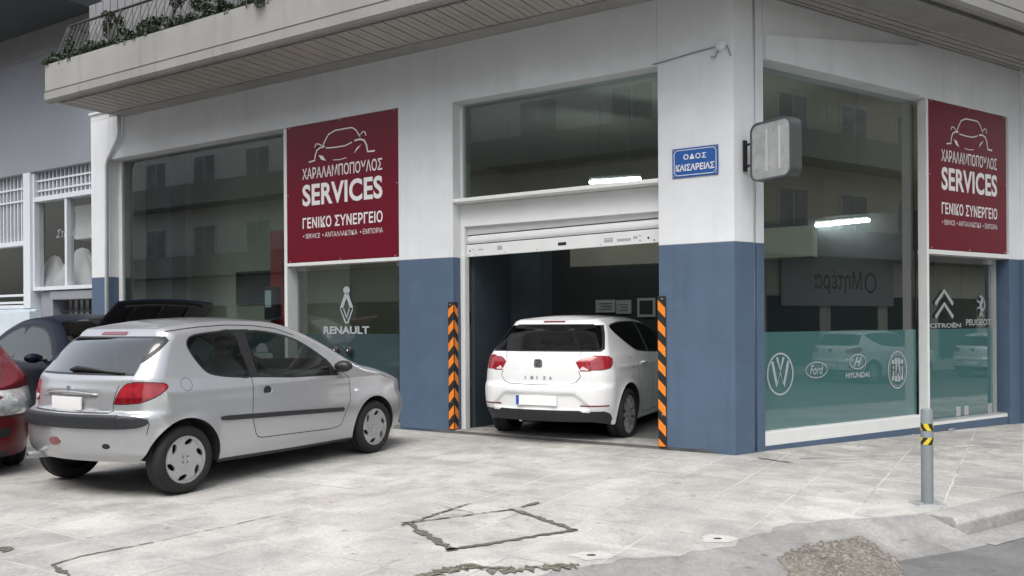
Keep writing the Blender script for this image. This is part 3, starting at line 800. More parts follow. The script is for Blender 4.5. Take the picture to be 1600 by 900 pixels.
bl = balcony(fL, .02, 10.24, .743, 1.20, 4.845, .27, 1.03)
br_ = balcony(fR, .05, 9.0, .55, .95, 4.80, .03, .36)
# leaning balcony railing with a rail and bars, its end panel of slanting slats
mb = MB(fL)
u = .2; k = 0
while u < 10.4:
    mb.tube([(u, 1.12, 5.42), (u, .86, 6.12)], .006, 5); u += .115; k += 1
for k in range(6): mb.tube([(10.40, 1.1 - .19 * k, 5.42), (10.36, .86 - .17 * k, 6.12)], .009, 5)
mb.tube([(-.3, .86, 6.13), (10.38, .86, 6.13), (10.36, .0, 6.13)], .02, 6); mb.tube([(-.3, 1.08, 5.52), (10.42, 1.08, 5.52)], .012, 6)
for u in (10.38, 9.0, 7.6, 6.2, 4.8, 3.4, 2.0): mb.tube([(u, 1.12, 5.42), (u, .86, 6.14)], .018, 6)
mb.build('railing', M['iron'], bl)
mb = MB(fL)
u = 3.0
while u < 10.2: mb.box((u, .60, 5.10), (u + .17, .63, 6.5)); u += .19
mb.build('screen', M['shade_slat'], bl)
def leaf_clumps(mb, f, spots, size=.035):
    for (a, o, z, r, n) in spots:
        for k in range(n):
            v = rng.normal(size=3); v /= np.linalg.norm(v); rr = r * rng.uniform(.25, 1.0) ** .6
            p = np.array(f(a, o, z)) + v * rr * np.array([1, 1, .9])
            t1 = rng.normal(size=3); t1 /= np.linalg.norm(t1); t2 = np.cross(t1, rng.normal(size=3)); t2 /= np.linalg.norm(t2)
            q = size * rng.uniform(.6, 1.3)
            i = len(mb.v); mb.v += [tuple(p - t1 * q), tuple(p + t2 * q * .45), tuple(p + t1 * q), tuple(p - t2 * q * .45)]
            mb.fc.append((i, i + 1, i + 2, i + 3)); mb.mi.append(0)
plants = [(9.95, .24, .16, 'low trailing balcony plant at the outer end of the long planter'), (9.0, .62, .24, 'tall leafy balcony shrub nearest the planter end, above the slats'),
          (8.1, .30, .22, 'low spreading balcony plant between the tall end shrub and the dense bush'), (7.2, .55, .28, 'medium balcony bush with gaps over the third railing post'),
          (6.2, .42, .30, 'dense dark balcony bush spilling over the planter edge'), (5.4, .5, .36, 'broad balcony bush at the top edge of the picture')]
for u, h, sp, lab in plants:
    t = thing('balcony_plant', lab, 'plant', fL(u, 1.13, 5.40), group='plants along the balcony planter')
    m = MB(fL); sps = []
    n = int(7 + 16 * h)
    for k in range(n):
        zz = 5.43 + h * rng.uniform(0, 1) ** 1.3; sps.append((u + rng.normal() * sp * 1.5, 1.10 - .3 * (zz - 5.42) + rng.normal() * .05, zz, .095, 110))
    for k in range(9): sps.append((u + rng.uniform(-.52, .52), 1.12 + rng.normal() * .025, 5.47 + rng.uniform(-.02, .09), .08, 95))
    leaf_clumps(m, fL, sps, .03); m.build('foliage', M['leaf'], t, fix=False)
    m = MB(fL)
    for k in range(4): m.tube([(u + rng.normal() * .05, 1.10, 5.40), (u + rng.normal() * sp, 1.05, 5.43 + h * rng.uniform(.6, 1))], [.008, .003], 5)
    m.build('stem', M['iron'], t)

# ---- drainpipe, corner junction box and cable
mb = MB(fL); t = thing('drainpipe', 'white bent drainpipe under the balcony end beside the big window', 'pipe', fL(10.3, .03, 4.8))
mb.tube([(10.30, .06, 4.86), (10.30, .06, 4.62), (10.33, .05, 4.52), (10.66, .035, 4.20), (10.72, .03, 4.10), (10.72, .03, .1)], .032, 10); mb.build('pipe', M['white_wall'], t, smooth=True)
jz = atL(1127, 72); t = thing('junction_box', 'small round white cable box on the corner pier above the street sign', 'junction box', fL(jz[0], 0, jz[1]))
m = MB(fL); lathe([(0, .045), (.045, .045), (.055, .035), (.058, .0)], 16, lambda a, x, y: (jz[0] + x, a, jz[1] + y), m); m.build('box', M['white_wall'], t, smooth=True)
m = MB(fL); m.tube([(jz[0] + .06, .012, jz[1]), (jz[0] + .3, .012, jz[1] - .02), (jz[0] + .62, .012, 4.17), (jz[0] + .75, .012, 4.16)], .006, 5); m.tube([(jz[0] - .06, .012, jz[1] + .0), (.02, .012, jz[1] - .12)], .006, 5)
m.tube([(jz[0] + .03, .03, jz[1] - .05), (jz[0] + .05, .05, jz[1] - .12), (jz[0] + .1, .02, jz[1] - .1)], .008, 5); m.build('cable', M['steel_grey'], t)

# ------------------------------------------------------------------ red signs
CARLINE = {   # strokes in fractions of the sign: x from left, y from top
 'roof': ([(.345, .175), (.37, .135), (.40, .098), (.46, .078), (.55, .077), (.61, .078), (.645, .10), (.68, .15)], .009),
 'wingL': ([(.215, .276), (.27, .27), (.275, .235), (.29, .20), (.32, .185), (.365, .18)], .010),
 'hood': ([(.375, .193), (.46, .198), (.55, .197), (.61, .18)], .008),
 'wingR': ([(.63, .172), (.68, .168), (.715, .18), (.735, .215), (.745, .262), (.805, .264)], .012),
 'mirL': ([(.27, .175), (.285, .152), (.315, .158), (.335, .172)], .008), 'mirR': ([(.685, .135), (.705, .118), (.725, .125), (.73, .15)], .008),
 'grille': ([(.44, .285), (.50, .29), (.56, .283)], .005)}
def red_sign(f, a0, a1, z0, z1, o, sgn, label, strip=.79):
    """a0..a1 in reading direction; sgn turns reading direction into the local axis"""
    t = thing('shop_sign', label, 'sign', f(sgn * (a0 + a1) / 2, 0, z0), group='dark red workshop signs')
    m = MB(f); lo, hi = sorted((sgn * a0, sgn * a1)); m.box((lo, o - .04, z0), (hi, o, z1)); m.build('panel', M['red_sign'], t, bevel=.004)
    W, Hh = a1 - a0, z1 - z0
    put = lambda x, y: (sgn * (a0 + x * W), o + .003, z1 - y * Hh)
    pz = lambda a, z: (sgn * a, o + .003, z)
    m = MB(f)
    X0, X1 = a0 + .152 * W, a0 + .868 * W
    add_text(m, 'ΧΑΡΑΛΑΜΠΟΠΟΥΛΟΣ', X0, X1, z1 - .40 * Hh, z1 - .318 * Hh, pz, bold=.012)
    m.build('lettering', M['sign_white'], t)
    m = MB(f)
    add_text(m, 'SERVICES', X0, X1, z1 - .594 * Hh, z1 - .437 * Hh, pz, bold=.03, spacing=1.04)
    m.build('lettering', M['sign_white'], t)
    m = MB(f)
    add_text(m, 'ΓΕΝΙΚΟ ΣΥΝΕΡΓΕΙΟ', X0, X1, z1 - .757 * Hh, z1 - .677 * Hh, pz, bold=.022, spacing=1.05)
    m.build('lettering', M['sign_white'], t)
    m = MB(f)
    add_text(m, '• SERVICE  • ΑΝΤΑΛΛΑΚΤΙΚΑ  • ΕΜΠΟΡΙΑ', X0 + .01, X1, z1 - .829 * Hh, z1 - .793 * Hh, pz, bold=-.004)
    m.build('lettering', M['sign_white'], t)
    m = MB(f)
    for pts, w in CARLINE.values(): add_line(m, pts, w, put)
    for q in ([(.305, .235), (.345, .245), (.375, .285), (.33, .27)], [(.69, .205), (.665, .23), (.625, .262), (.65, .225)]): m.face([put(*p) for p in q])
    m.build('car_outline', M['sign_white'], t)
    for x, y in ((.03, .01), (.5, .008), (.97, .01), (.03, .99), (.5, .99), (.97, .99), (.012, .5), (.988, .5)):
        m = MB(f); p = put(x, y); m.prism(ell(p[0], p[2], .008, .008, 8), o, o + .006, lambda a, b, c: (a, c, b)); m.build('screw', M['aluminium'], t)
red_sign(fL, -6.452, -4.408, 2.25, 4.187, -.006, -1, 'dark red sign with white lettering over the glass door left of the garage')
red_sign(fR, 3.45, 5.27, 2.267, 4.137, -.006, 1, 'dark red sign with white lettering on the street front, right of the teal-filmed window')

# ------------------------------------------------------------------ blue street name sign
u1, z1 = atL(1051, 233); u0, z0 = atL(1123, 274)
z0, z1 = 2.905, 3.215
t = thing('street_name_sign', 'blue enamel street name sign with white Greek capitals on the corner pier', 'street sign', fL((u0 + u1) / 2, 0, z0))
m = MB(fL); m.box((u0, .002, z0), (u1, .014, z1)); m.build('plate', M['street_blue'], t, bevel=.003)
m = MB(fL); pz = lambda a, z: (-a, .017, z)
a0, a1 = -u1, -u0
add_line(m, [(a0 + .05, z1 - .022), (a1 - .05, z1 - .022), (a1 - .022, z1 - .05), (a1 - .022, z0 + .05), (a1 - .05, z0 + .022), (a0 + .05, z0 + .022), (a0 + .022, z0 + .05), (a0 + .022, z1 - .05)], .007, pz, closed=True)
add_text(m, 'ΟΔΟΣ', a0 + .125, a1 - .125, z1 - .125, z1 - .068, pz, bold=.02, spacing=1.15)
add_text(m, 'ΚΑΙΣΑΡΕΙΑΣ', a0 + .04, a1 - .04, z0 + .065, z0 + .138, pz, bold=.03)
m.build('lettering', M['sign_white'], t)
m = MB(fL)
for a in (u0 + .02, u1 - .02):
    for z in (z0 + .02, z1 - .02): m.prism(ell(a, z, .012, .012, 10), .012, .020, lambda p, q, c: (p, c, q))
m.build('screw', M['steel_grey'], t)

# ------------------------------------------------------------------ projecting light box on the corner pier
def rrect(x0, x1, y0, y1, r, n=6):
    P = []
    for cx, cy, a0 in ((x1 - r, y1 - r, 0), (x0 + r, y1 - r, 90), (x0 + r, y0 + r, 180), (x1 - r, y0 + r, 270)):
        P += [(cx + r * math.cos(math.radians(a0 + 90 * k / n)), cy + r * math.sin(math.radians(a0 + 90 * k / n))) for k in range(n + 1)]
    return P
M['acrylic'] = pbr('weathered_acrylic', (.33, .34, .34), .25, coat=.6, var=.18, vscale=9, streak=.2)
M['acrylic_strip'] = pbr('acrylic_lamp_strip', (.46, .47, .47), .2, coat=.6)
t = thing('light_box_sign', 'blank grey illuminated sign box with rounded corners and dark rim, bracketed off the corner pier', 'sign box', fR(.14, .1, 2.8))
bx0, bx1, bz0, bz1 = .15, .66, 2.785, 3.375
m = MB(fR)
for sgm in (0, 1):
    pass
outer = rrect(bx0, bx1, bz0, bz1, .09); inner_ = rrect(bx0 + .018, bx1 - .018, bz0 + .018, bz1 - .018, .075)
n = len(outer); sa, sb = .075, .235
i = len(m.v)
for P, s_ in ((outer, sa), (outer, sb), (inner_, sb), (inner_, sa)): m.v += [tuple(fR(s_, o, z)) for o, z in P]
for r_ in range(4):
    for k in range(n): m.fc.append((i + r_ * n + k, i + r_ * n + (k + 1) % n, i + ((r_ + 1) % 4) * n + (k + 1) % n, i + ((r_ + 1) % 4) * n + k)); m.mi.append(0)
m.build('rim', pbr('dark_grey_rim', (.07, .075, .08), .4), t)
m = MB(fR)
for s0_, s1_ in ((sa + .008, sa + .016), (sb - .016, sb - .008)): m.prism(rrect(bx0 + .016, bx1 - .016, bz0 + .016, bz1 - .016, .075), s0_, s1_, lambda o, z, c: (c, o, z))
m.build('face_panel', M['acrylic'], t)
m = MB(fR)
for o_ in (.36, .52): m.prism(rrect(o_ - .014, o_ + .014, bz0 + .08, bz1 - .08, .013), sa + .001, sa + .007, lambda o, z, c: (c, o, z))
m.build('lamp_strip', M['acrylic_strip'], t)
m = MB(fR); m.box((.13, .003, 2.93), (.18, .02, 3.25)); m.tube([(.155, .02, 3.2), (.155, .15, 3.2)], .014, 8); m.tube([(.155, .02, 2.98), (.155, .15, 2.98)], .014, 8); m.build('bracket', M['black'], t)

# ------------------------------------------------------------------ orange and black corner guards
def guard(u_edge, du, faces, z0, z1, label, up):
    t = thing('corner_guard', label, 'corner guard', fL(u_edge, 0, z0), group='corner guards of the garage doorway')
    m = MB(fL)
    sgn = 1 if du > 0 else -1
    # front leaf and return leaf (the return lies inside the opening)
    m.box((min(u_edge - sgn * .012, u_edge + du), .001, z0), (max(u_edge - sgn * .012, u_edge + du), .013, z1))
    m.box((min(u_edge - sgn * .012, u_edge - sgn * .001), -.085, z0), (max(u_edge - sgn * .012, u_edge - sgn * .001), .0005, z1))
    m.build('backing', M['rubber'], t, bevel=.003)
    m = MB(fL)
    per, hh, rise = .213, .108, .085
    k = 0
    z = z0 - .10
    while z < z1:
        def clip(P):
            out = []
            for (a, b) in zip(P, P[1:] + P[:1]):
                for lim, keep in (): pass
                out.append(a)
            return [(a, min(max(b, z0 + .006), z1 - .03)) for a, b in out]
        e = u_edge - sgn * .008; q = u_edge + du - sgn * .006
        P = clip([(e, z + rise), (e, z + rise + hh), (q, z + hh), (q, z)])
        if max(p[1] for p in P) - min(p[1] for p in P) > .02: m.face([(a, .0145, b) for a, b in P])
        P = clip([(0.0, z + rise), (0.0, z + rise + hh), (-.078, z + hh), (-.078, z)])
        if max(p[1] for p in P) - min(p[1] for p in P) > .02: m.face([(u_edge - sgn * .0135, a, b) for a, b in P])
        z += per
    m.build('stripes', M['orange'], t)
    m = MB(fL)
    for z in (z0 + .35, (z0 + z1) / 2, z1 - .03): m.prism(ell(u_edge + du * .5, z, .008, .008, 8), .012, .018, lambda a, b, c: (a, c, b))
    m.build('screw', M['aluminium'], t)
guard(G1, .076, 2, .05, 1.64, 'orange and black chevron corner guard on the left jamb of the garage doorway', 1)
guard(G0, -.082, 1, .03, 1.655, 'orange and black striped corner guard on the right jamb, in front of the white car', 1)

# ------------------------------------------------------------------ things inside the workshop
def tube_lamp(p, q, label):
    t = thing('tube_lamp', label, 'ceiling lamp', p, group='lit tube lamps in the workshop')
    p, q = np.array(p), np.array(q)
    m = MB(); m.tube([p, q], .022, 8); m.build('tube', M['tube'], t, smooth=True)
    m = MB(); m.tube([p + Z3 * .05, q + Z3 * .05], .035, 6); m.build('fitting', M['white_metal'], t)
    m = MB(); 
    for a in (.2, .8): m.tube([p + (q - p) * a + Z3 * .08, np.array([*(p + (q - p) * a)[:2], 4.6])], .004, 5)
    m.build('hanger', M['steel_grey'], t)
def on_ray(x, y, d): return CAM + ray(x, y) * d
tube_lamp(on_ray(922, 285, 12.2), on_ray(1000, 280, 12.6), 'lit white tube lamp just above the sill of the high window over the garage')
tube_lamp(on_ray(1275, 352, 12.2), on_ray(1358, 344, 11.6), 'lit white tube lamp hanging behind the street window')
p = on_ray(440, 420, 14.0)
t = thing('vehicle_lift', 'red vehicle lift post with a grey control box behind the big window', 'lift', (p[0], p[1], .03))
rz = math.atan2(dL[1], dL[0])
def loc(x, y, z): return np.array([p[0], p[1], 0]) + dL * x + nL * y + Z3 * z
m = MB(loc); m.box((-.14, -.12, .03), (.14, .12, 2.95)); m.box((-.22, -.2, .03), (.22, .2, .06)); m.build('post', M['lift_red'], t, bevel=.01)
m = MB(loc); m.box((-.10, .121, 1.45), (.16, .24, 2.0)); m.build('control_box', M['black'], t, bevel=.01)
m = MB(loc); m.box((-.02, .241, 1.66), (.12, .26, 1.94)); m.build('switch_panel', M['pale_blue'], t, bevel=.004)
m = MB(loc); 
for k in range(4): m.box((-.1, .121, .95 + .09 * k), (.12, .125, 1.0 + .09 * k))
m.build('label_plate', M['sign_white'], t)
m = MB(fL)
ta, tb = atL(368, 425, -1.85), atL(424, 474, -1.85)
t = thing('wall_screen', 'black wall screen on the beige wall behind the big window', 'screen', fL((ta[0] + tb[0]) / 2, -1.89, tb[1]))
m = MB(fL); m.box((tb[0], -1.895, tb[1]), (ta[0], -1.85, ta[1])); m.build('screen_body', M['black'], t, bevel=.006)
m = MB(fL); m.box((tb[0] + .03, -1.849, tb[1] + .03), (ta[0] - .03, -1.846, ta[1] - .03)); m.build('display', pbr('screen_glass', (.012, .02, .018), .1, coat=1), t)
for (xa, xb, ya, yb, lab) in ((931, 961, 469, 488, 'white notice card on the dark back wall, left of the pair over the white car'), (963, 986, 469, 490, 'white notice card on the dark back wall, next to the framed picture'), (996, 1024, 466, 495, 'framed picture on the dark back wall at the right edge of the doorway')):
    a, b = atL(xa, ya, -4.28), atL(xb, yb, -4.28)
    t = thing('wall_notice', lab, 'notice', fL((a[0] + b[0]) / 2, -4.29, b[1]))
    m = MB(fL); m.box((b[0], -4.298, b[1]), (a[0], -4.27, a[1])); m.build('board', M['dusty_white'], t)
    m = MB(fL)
    if xa == 996: m.box((b[0] + .04, -4.269, b[1] + .04), (a[0] - .04, -4.266, a[1] - .04))
    else:
        for k in range(3): m.box((b[0] + .05, -4.269, b[1] + .05 + .045 * k), (a[0] - .06 - .04 * (k % 2), -4.266, b[1] + .062 + .045 * k))
    m.build('print', M['room_dark'], t)
# coiled hose with a spray gun on the dark blue column
hc = atL(740, 497, -1.15)
t = thing('air_hose', 'coiled black air hose with a pale nozzle on the blue column inside the doorway', 'hose', fL(hc[0], -1.17, hc[1]))
m = MB(fL)
for r in (.075, .085, .092): m.tube([(hc[0] + r * math.cos(a), -1.17 + .01 * (r > .08), hc[1] + r * 1.15 * math.sin(a)) for a in np.linspace(0, 2 * math.pi, 25)], .008, 6)
m.build('coil', M['rubber'], t, smooth=True)
hn = atL(754, 508, -1.15)
m = MB(fL); m.tube([(hn[0] + .03, -1.17, hn[1] + .05), (hn[0] - .03, -1.16, hn[1] - .06)], [.012, .016], 8); m.tube([(hc[0] - .08, -1.17, hc[1]), (hn[0] + .03, -1.17, hn[1] + .05)], .006, 6); m.build('nozzle', M['dusty_white'], t)

# ------------------------------------------------------------------ bollard
bp_ = atG(1449, 788, 0.0)
t = thing('bollard', 'grey steel bollard with two bands of black and yellow tape near the kerb', 'bollard', bp_)
fb = lambda x, y, z: (bp_[0] + x, bp_[1] + y, bp_[2] + z)
bh = (bp_[2] + EYE) and None
top = EYE + (Y0 - 0) * 0
r_ = ray(1450, 640); bh = EYE + r_[2] * bp_[1]
m = MB(fb); R_ = .0425
lathe([(R_, .0), (R_, bh - .006), (R_ - .004, bh), (R_ * .9, bh + .004), (0.0005, bh + .006)], 28, lambda a, x, y: (x, y, a), m); m.build('post', M['steel_grey'], t, smooth=True)
m = MB(fb); m.prism(rrect(-.105, .105, -.085, .085, .015), -.004, .012, lambda p, q, c: (p, q, c))
for x in (-.075, .075):
    for y in (-.058, .058): m.prism(ell(x, y, .014, .014, 6), .0125, .026, lambda p, q, c: (p, q, c))
m.build('base_plate', M['aluminium'], t, bevel=.002)
for zc in (bh - .128, bh - .232):
    m = MB(fb); hw = .026; nn = 40
    for k in range(nn):
        th0, th1 = 2 * math.pi * k / nn, 2 * math.pi * (k + 1) / nn
        for q in range(6):
            za, zb2 = zc - hw + 2 * hw * q / 6, zc - hw + 2 * hw * (q + 1) / 6
            ph = ((th0 / (2 * math.pi)) * 4 + (q / 6) * .55 * (1 if zc > bh - .2 else -1) + (.33 if zc > bh - .2 else .75)) % 1
            rr = R_ + .0015
            m.face([(rr * math.cos(th0), rr * math.sin(th0), za), (rr * math.cos(th1), rr * math.sin(th1), za), (rr * math.cos(th1), rr * math.sin(th1), zb2), (rr * math.cos(th0), rr * math.sin(th0), zb2)], 0 if ph < .5 else 1)
    m.build('tape_band', [M['yellow'], M['black']], t)
# pale litter against the plinth
for k, (x, y) in enumerate(((1488, 668), (1427, 673))):
    a = atR(x, y, .05); p = fR(a[0], .05, pave_z(a[0], 0))
    t = thing('litter_scrap', ('larger crumpled white scrap at the foot of the street door', 'small white scrap by the plinth left of the bollard')[k], 'litter', p, group='white scraps by the plinth')
    m = MB(); s_ = (.05, .022)[k]; cs = [tuple(p + np.array([rng.uniform(-1, 1) * s_, rng.uniform(-.5, .5) * s_, rng.uniform(0, 1.1) * s_])) for q in range(9)]
    bm = bmesh.new(); [bm.verts.new(c_) for c_ in cs]; bmesh.ops.convex_hull(bm, input=bm.verts)
    bm.verts.ensure_lookup_table()
    vs = [v.co.copy() for v in bm.verts]; ix = {v: i for i, v in enumerate(bm.verts)}; fs = [[ix[v] for v in f.verts] for f in bm.faces]; bm.free()
    for f_ in fs: m.face([tuple(vs[j]) for j in f_])
    m.build('paper', M['dusty_white'], t)

# ------------------------------------------------------------------ neighbouring building on the left
NB = thing('neighbour_building', 'grey rendered building with white shop windows left of the corner building', 'building', fL(14, -.2, 0))
o = -.2
m = MB(fL)
m.box((11.21, -.6, 4.285), (22, o, 6.42)); m.box((11.21, -6, -.3), (11.30, -.75, 6.9)); m.box((11.21, -.9, 7.2), (22, -.5, 11))
m.build('wall', M['grey_upper'], NB)
m = MB(fL); m.box((11.21, -.6, 6.42), (22, o + .06, 6.89)); m.build('band', M['shade_slat'], NB)
m = MB(fL); m.box((11.21, -.9, 6.89), (22, 1.3, 7.08)); m.build('balcony_slab', M['room_dark'], NB)
m = MB(fL); m.box((13.32, -1.2, -.4), (22, -.08, 1.655)); m.box((13.32, -.9, 1.655), (22, -.2, 1.70)); m.build('low_wall', M['pale_blue'], NB, bevel=.01)
m = MB(fL); m.box((11.21, -.55, -.4), (13.31, -.30, 1.0)); m.box((12.92, -.9, 1.0), (13.31, -.30, 2.02)); m.box((11.21, -.9, 1.86), (12.915, -.25, 2.02)); m.build('base_wall', M['grey_upper'], NB, bevel=.008)
def shop_window(u0, u1, z0, z1, grille_z, muls, bars, rails):
    m = MB(fL)
    m.box((u0, -.42, z0), (u0 + .06, -.24, z1)); m.box((u1 - .06, -.42, z0), (u1, -.24, z1))
    m.box((u0 + .061, -.42, z0), (u1 - .061, -.22, z0 + .07)); m.box((u0 + .061, -.42, grille_z - .05), (u1 - .061, -.24, grille_z + .04))
    for u in muls: m.box((u - .035, -.40, z0 + .071), (u + .035, -.26, grille_z - .051))
    w = m.build('shop_window', M['lilac_white'], NB, bevel=.004)
    m = MB(fL); nb = int((u1 - u0) / .132)
    for k in range(nb + 1):
        u = u0 + .03 + (u1 - u0 - .06) * k / nb; m.box((u - .016, -.36, grille_z + .041), (u + .016, -.32, z1))
    for z in bars: m.box((u0 + .062, -.33, z - .016), (u1 - .062, -.295, z + .016))
    m.build('grille', M['lilac_white'], w)
    m = MB(fL); m.box((u0 + .062, -.365, grille_z + .042), (u1 - .062, -.362, z1)); m.build('grille_backing', M['shade_slat'] if grille_z > 3.5 else M['shade_slat'], w)
    m = MB(fL); m.box((u0 + .062, -.345, z0 + .072), (u1 - .062, -.338, grille_z - .052)); m.build('pane', M['clear_pane'], w)
    for z in rails:
        m = MB(fL); m.box((u0 + .062, -.30, z - .022), (u1 - .062, -.26, z + .022)); m.build('rail', M['lilac_white'], w)
    return w
w1 = shop_window(11.22, 13.48, 2.04, 4.28, 3.77, (12.42,), (3.93, 4.12), ())
w2 = shop_window(13.72, 17.2, 1.71, 4.28, 2.97, (), (3.79, 4.03), (1.83, 1.97))
m = MB(fL); m.box((13.481, -.45, 1.71), (13.719, -.19, 4.283)); m.build('post', M['lilac_white'], NB, bevel=.006)
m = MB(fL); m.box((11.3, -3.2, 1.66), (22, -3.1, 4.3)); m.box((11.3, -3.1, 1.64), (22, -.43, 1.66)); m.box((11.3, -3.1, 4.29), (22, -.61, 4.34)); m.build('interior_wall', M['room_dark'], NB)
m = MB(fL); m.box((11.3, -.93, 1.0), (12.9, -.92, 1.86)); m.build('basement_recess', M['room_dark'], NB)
m = MB(fL)
for k in range(9):
    u = 11.35 + k * .18; m.box((u, -.62, 1.01), (u + .10, -.59, 1.855))
m.build('basement_bars', M['dusty_white'], NB)
m = MB(fL); pt = lambda a, z: (-a, -.33, z); add_text(m, 'Στιγμή μου', -12.85, -11.75, 2.98, 3.17, pt, shear=.35, bold=.0); m.build('window_lettering', M['decal'], w1)
a, b = atL(112, 322, -.7), atL(141, 372, -.7)
t = thing('air_conditioner', 'white air conditioner unit behind the left shop window beside the white pier', 'air conditioner', fL(a[0] - .3, -.7, b[1]))
m = MB(fL); m.box((a[0] - .75, -1.0, b[1]), (a[0], -.7, a[1])); m.build('casing', M['white_metal'], t, bevel=.02)
m = MB(fL); m.box((a[0] - .03, -.699, b[1] + .1), (a[0] - .12, -.697, a[1] - .12)); m.build('side_grille', M['decal'], t); m = MB(fL); m.tube([(a[0] - .1, -.68, b[1]), (a[0] - .14, -.66, b[1] - .12), (a[0] - .1, -.68, b[1] - .25)], .02, 8); m.build('pipe', M['black'], t)
for k, (px_, hgt, r, lab) in enumerate(((62, .55, .30, 'white draped fabric piece at the left end of the shop window'), (86, .70, .42, 'white flared fabric gown left of the window bar'), (129, .80, .52, 'broad white gathered gown next to the white pier'), (107, .50, .30, 'small white fabric piece right of the window bar'))):
    u = atL(px_, 430, -.75)[0]
    t = thing('fabric_gown', lab, 'gown', fL(u, -.75, 2.12), group='white gowns in the left shop window')
    m = MB(fL); prof = []
    nn = 36; zs_ = [(0, 1.25), (.18, 1.18), (.36, 1.05), (.52, .88), (.66, .68), (.78, .50), (.87, .38), (.94, .30), (1.0, .04)]
    i = len(m.v)
    for zf, rf in zs_:
        for j in range(nn):
            th = 2 * math.pi * j / nn; rr = r * rf * (1 + .16 * math.sin(th * 7 + k + 2 * zf) * (1 - zf) + .06 * math.sin(th * 13 + zf * 5 + k) + .05 * math.sin(zf * 17 + th * 3))
            m.v.append(tuple(fL(u + rr * math.cos(th), -.75 + .55 * rr * math.sin(th), 2.06 + hgt * zf)))
    for q in range(len(zs_) - 1):
        for j in range(nn): m.fc.append((i + q * nn + j, i + q * nn + (j + 1) % nn, i + (q + 1) * nn + (j + 1) % nn, i + (q + 1) * nn + j)); m.mi.append(0)
    m.build('cloth', M['dusty_white'], t, smooth=True)

# ------------------------------------------------------------------ cars: smooth body surfaces cut along true outlines
def pchip(xs, ys):
    x = np.array(xs, float); y = np.array(ys, float)
    h = np.diff(x); d = np.diff(y) / h; n = len(x); m = np.zeros(n)
    if n == 2: m[:] = d[0]
    else:
        for k in range(1, n - 1):
            if d[k - 1] * d[k] > 0:
                w1 = 2 * h[k] + h[k - 1]; w2 = h[k] + 2 * h[k - 1]; m[k] = (w1 + w2) / (w1 / d[k - 1] + w2 / d[k])
        m[0] = d[0]; m[-1] = d[-1]
    def f(q):
        q = np.clip(np.asarray(q, float), x[0], x[-1])
        i = np.clip(np.searchsorted(x, q) - 1, 0, n - 2)
        t = (q - x[i]) / h[i]; t2, t3 = t * t, t * t * t
        return (2 * t3 - 3 * t2 + 1) * y[i] + (t3 - 2 * t2 + t) * h[i] * m[i] + (-2 * t3 + 3 * t2) * y[i + 1] + (t3 - t2) * h[i] * m[i + 1]
    return f
def inside(poly, pts):
    P = np.array(poly); x, y = pts[:, 0], pts[:, 1]; r = np.zeros(len(pts), bool)
    for k in range(len(P)):
        (x0, y0), (x1, y1) = P[k], P[k - 1]
        c = (y0 > y) != (y1 > y)
        with np.errstate(divide='ignore', invalid='ignore'):
            r ^= c & (x < (x1 - x0) * (y - y0) / (y1 - y0 + 1e-15) + x0)
    return r
def densify(poly, step=.03):
    out = []
    for a, b in zip(poly, poly[1:] + poly[:1]):
        n = max(1, int(math.hypot(b[0] - a[0], b[1] - a[1]) / step))
        out += [(a[0] + (b[0] - a[0]) * k / n, a[1] + (b[1] - a[1]) * k / n) for k in range(n)]
    return out
def rounded(poly, r, n=4):
    """round the corners of a polygon"""
    out = []; P = [np.array(p, float) for p in poly]; L_ = len(P)
    for k in range(L_):
        a, b, c = P[k - 1], P[k], P[(k + 1) % L_]
        ra = min(r, np.linalg.norm(a - b) * .45); rc = min(r, np.linalg.norm(c - b) * .45)
        p0 = b + (a - b) / (np.linalg.norm(a - b) + 1e-9) * ra; p1 = b + (c - b) / (np.linalg.norm(c - b) + 1e-9) * rc
        for j in range(n + 1):
            t = j / n; out.append(tuple((1 - t) ** 2 * p0 + 2 * t * (1 - t) * b + t * t * p1))
    return out
def smooth_poly(poly, n=4):
    """closed Catmull-Rom through the points"""
    P = [np.array(p, float) for p in poly]; L_ = len(P); out = []
    for k in range(L_):
        p0, p1, p2, p3 = P[k - 1], P[k], P[(k + 1) % L_], P[(k + 2) % L_]
        for j in range(n):
            t = j / n; out.append(tuple(.5 * ((2 * p1) + (-p0 + p2) * t + (2 * p0 - 5 * p1 + 4 * p2 - p3) * t * t + (-p0 + 3 * p1 - 3 * p2 + p3) * t ** 3)))
    return out
def grow(poly, d):
    P = [np.array(p, float) for p in poly]; n = len(P)
    ar = sum(P[k - 1][0] * P[k][1] - P[k][0] * P[k - 1][1] for k in range(n)); s = 1 if ar > 0 else -1
    out = []
    for k in range(n):
        t = P[(k + 1) % n] - P[k - 1]; t /= np.linalg.norm(t) + 1e-9
        out.append(tuple(P[k] + s * d * np.array([t[1], -t[0]])))
    return out
def gap_polys(name, pts, w=.006):
    out = []
    for a, b in zip(pts[:-1], pts[1:]):
        a, b = np.array(a, float), np.array(b, float); t = (b - a) / (np.linalg.norm(b - a) + 1e-9); n = np.array([-t[1], t[0]]) * w / 2; e = t * w * .3
        out.append((name, [tuple(a - e + n), tuple(b + e + n), tuple(b + e - n), tuple(a - e - n)]))
    return out

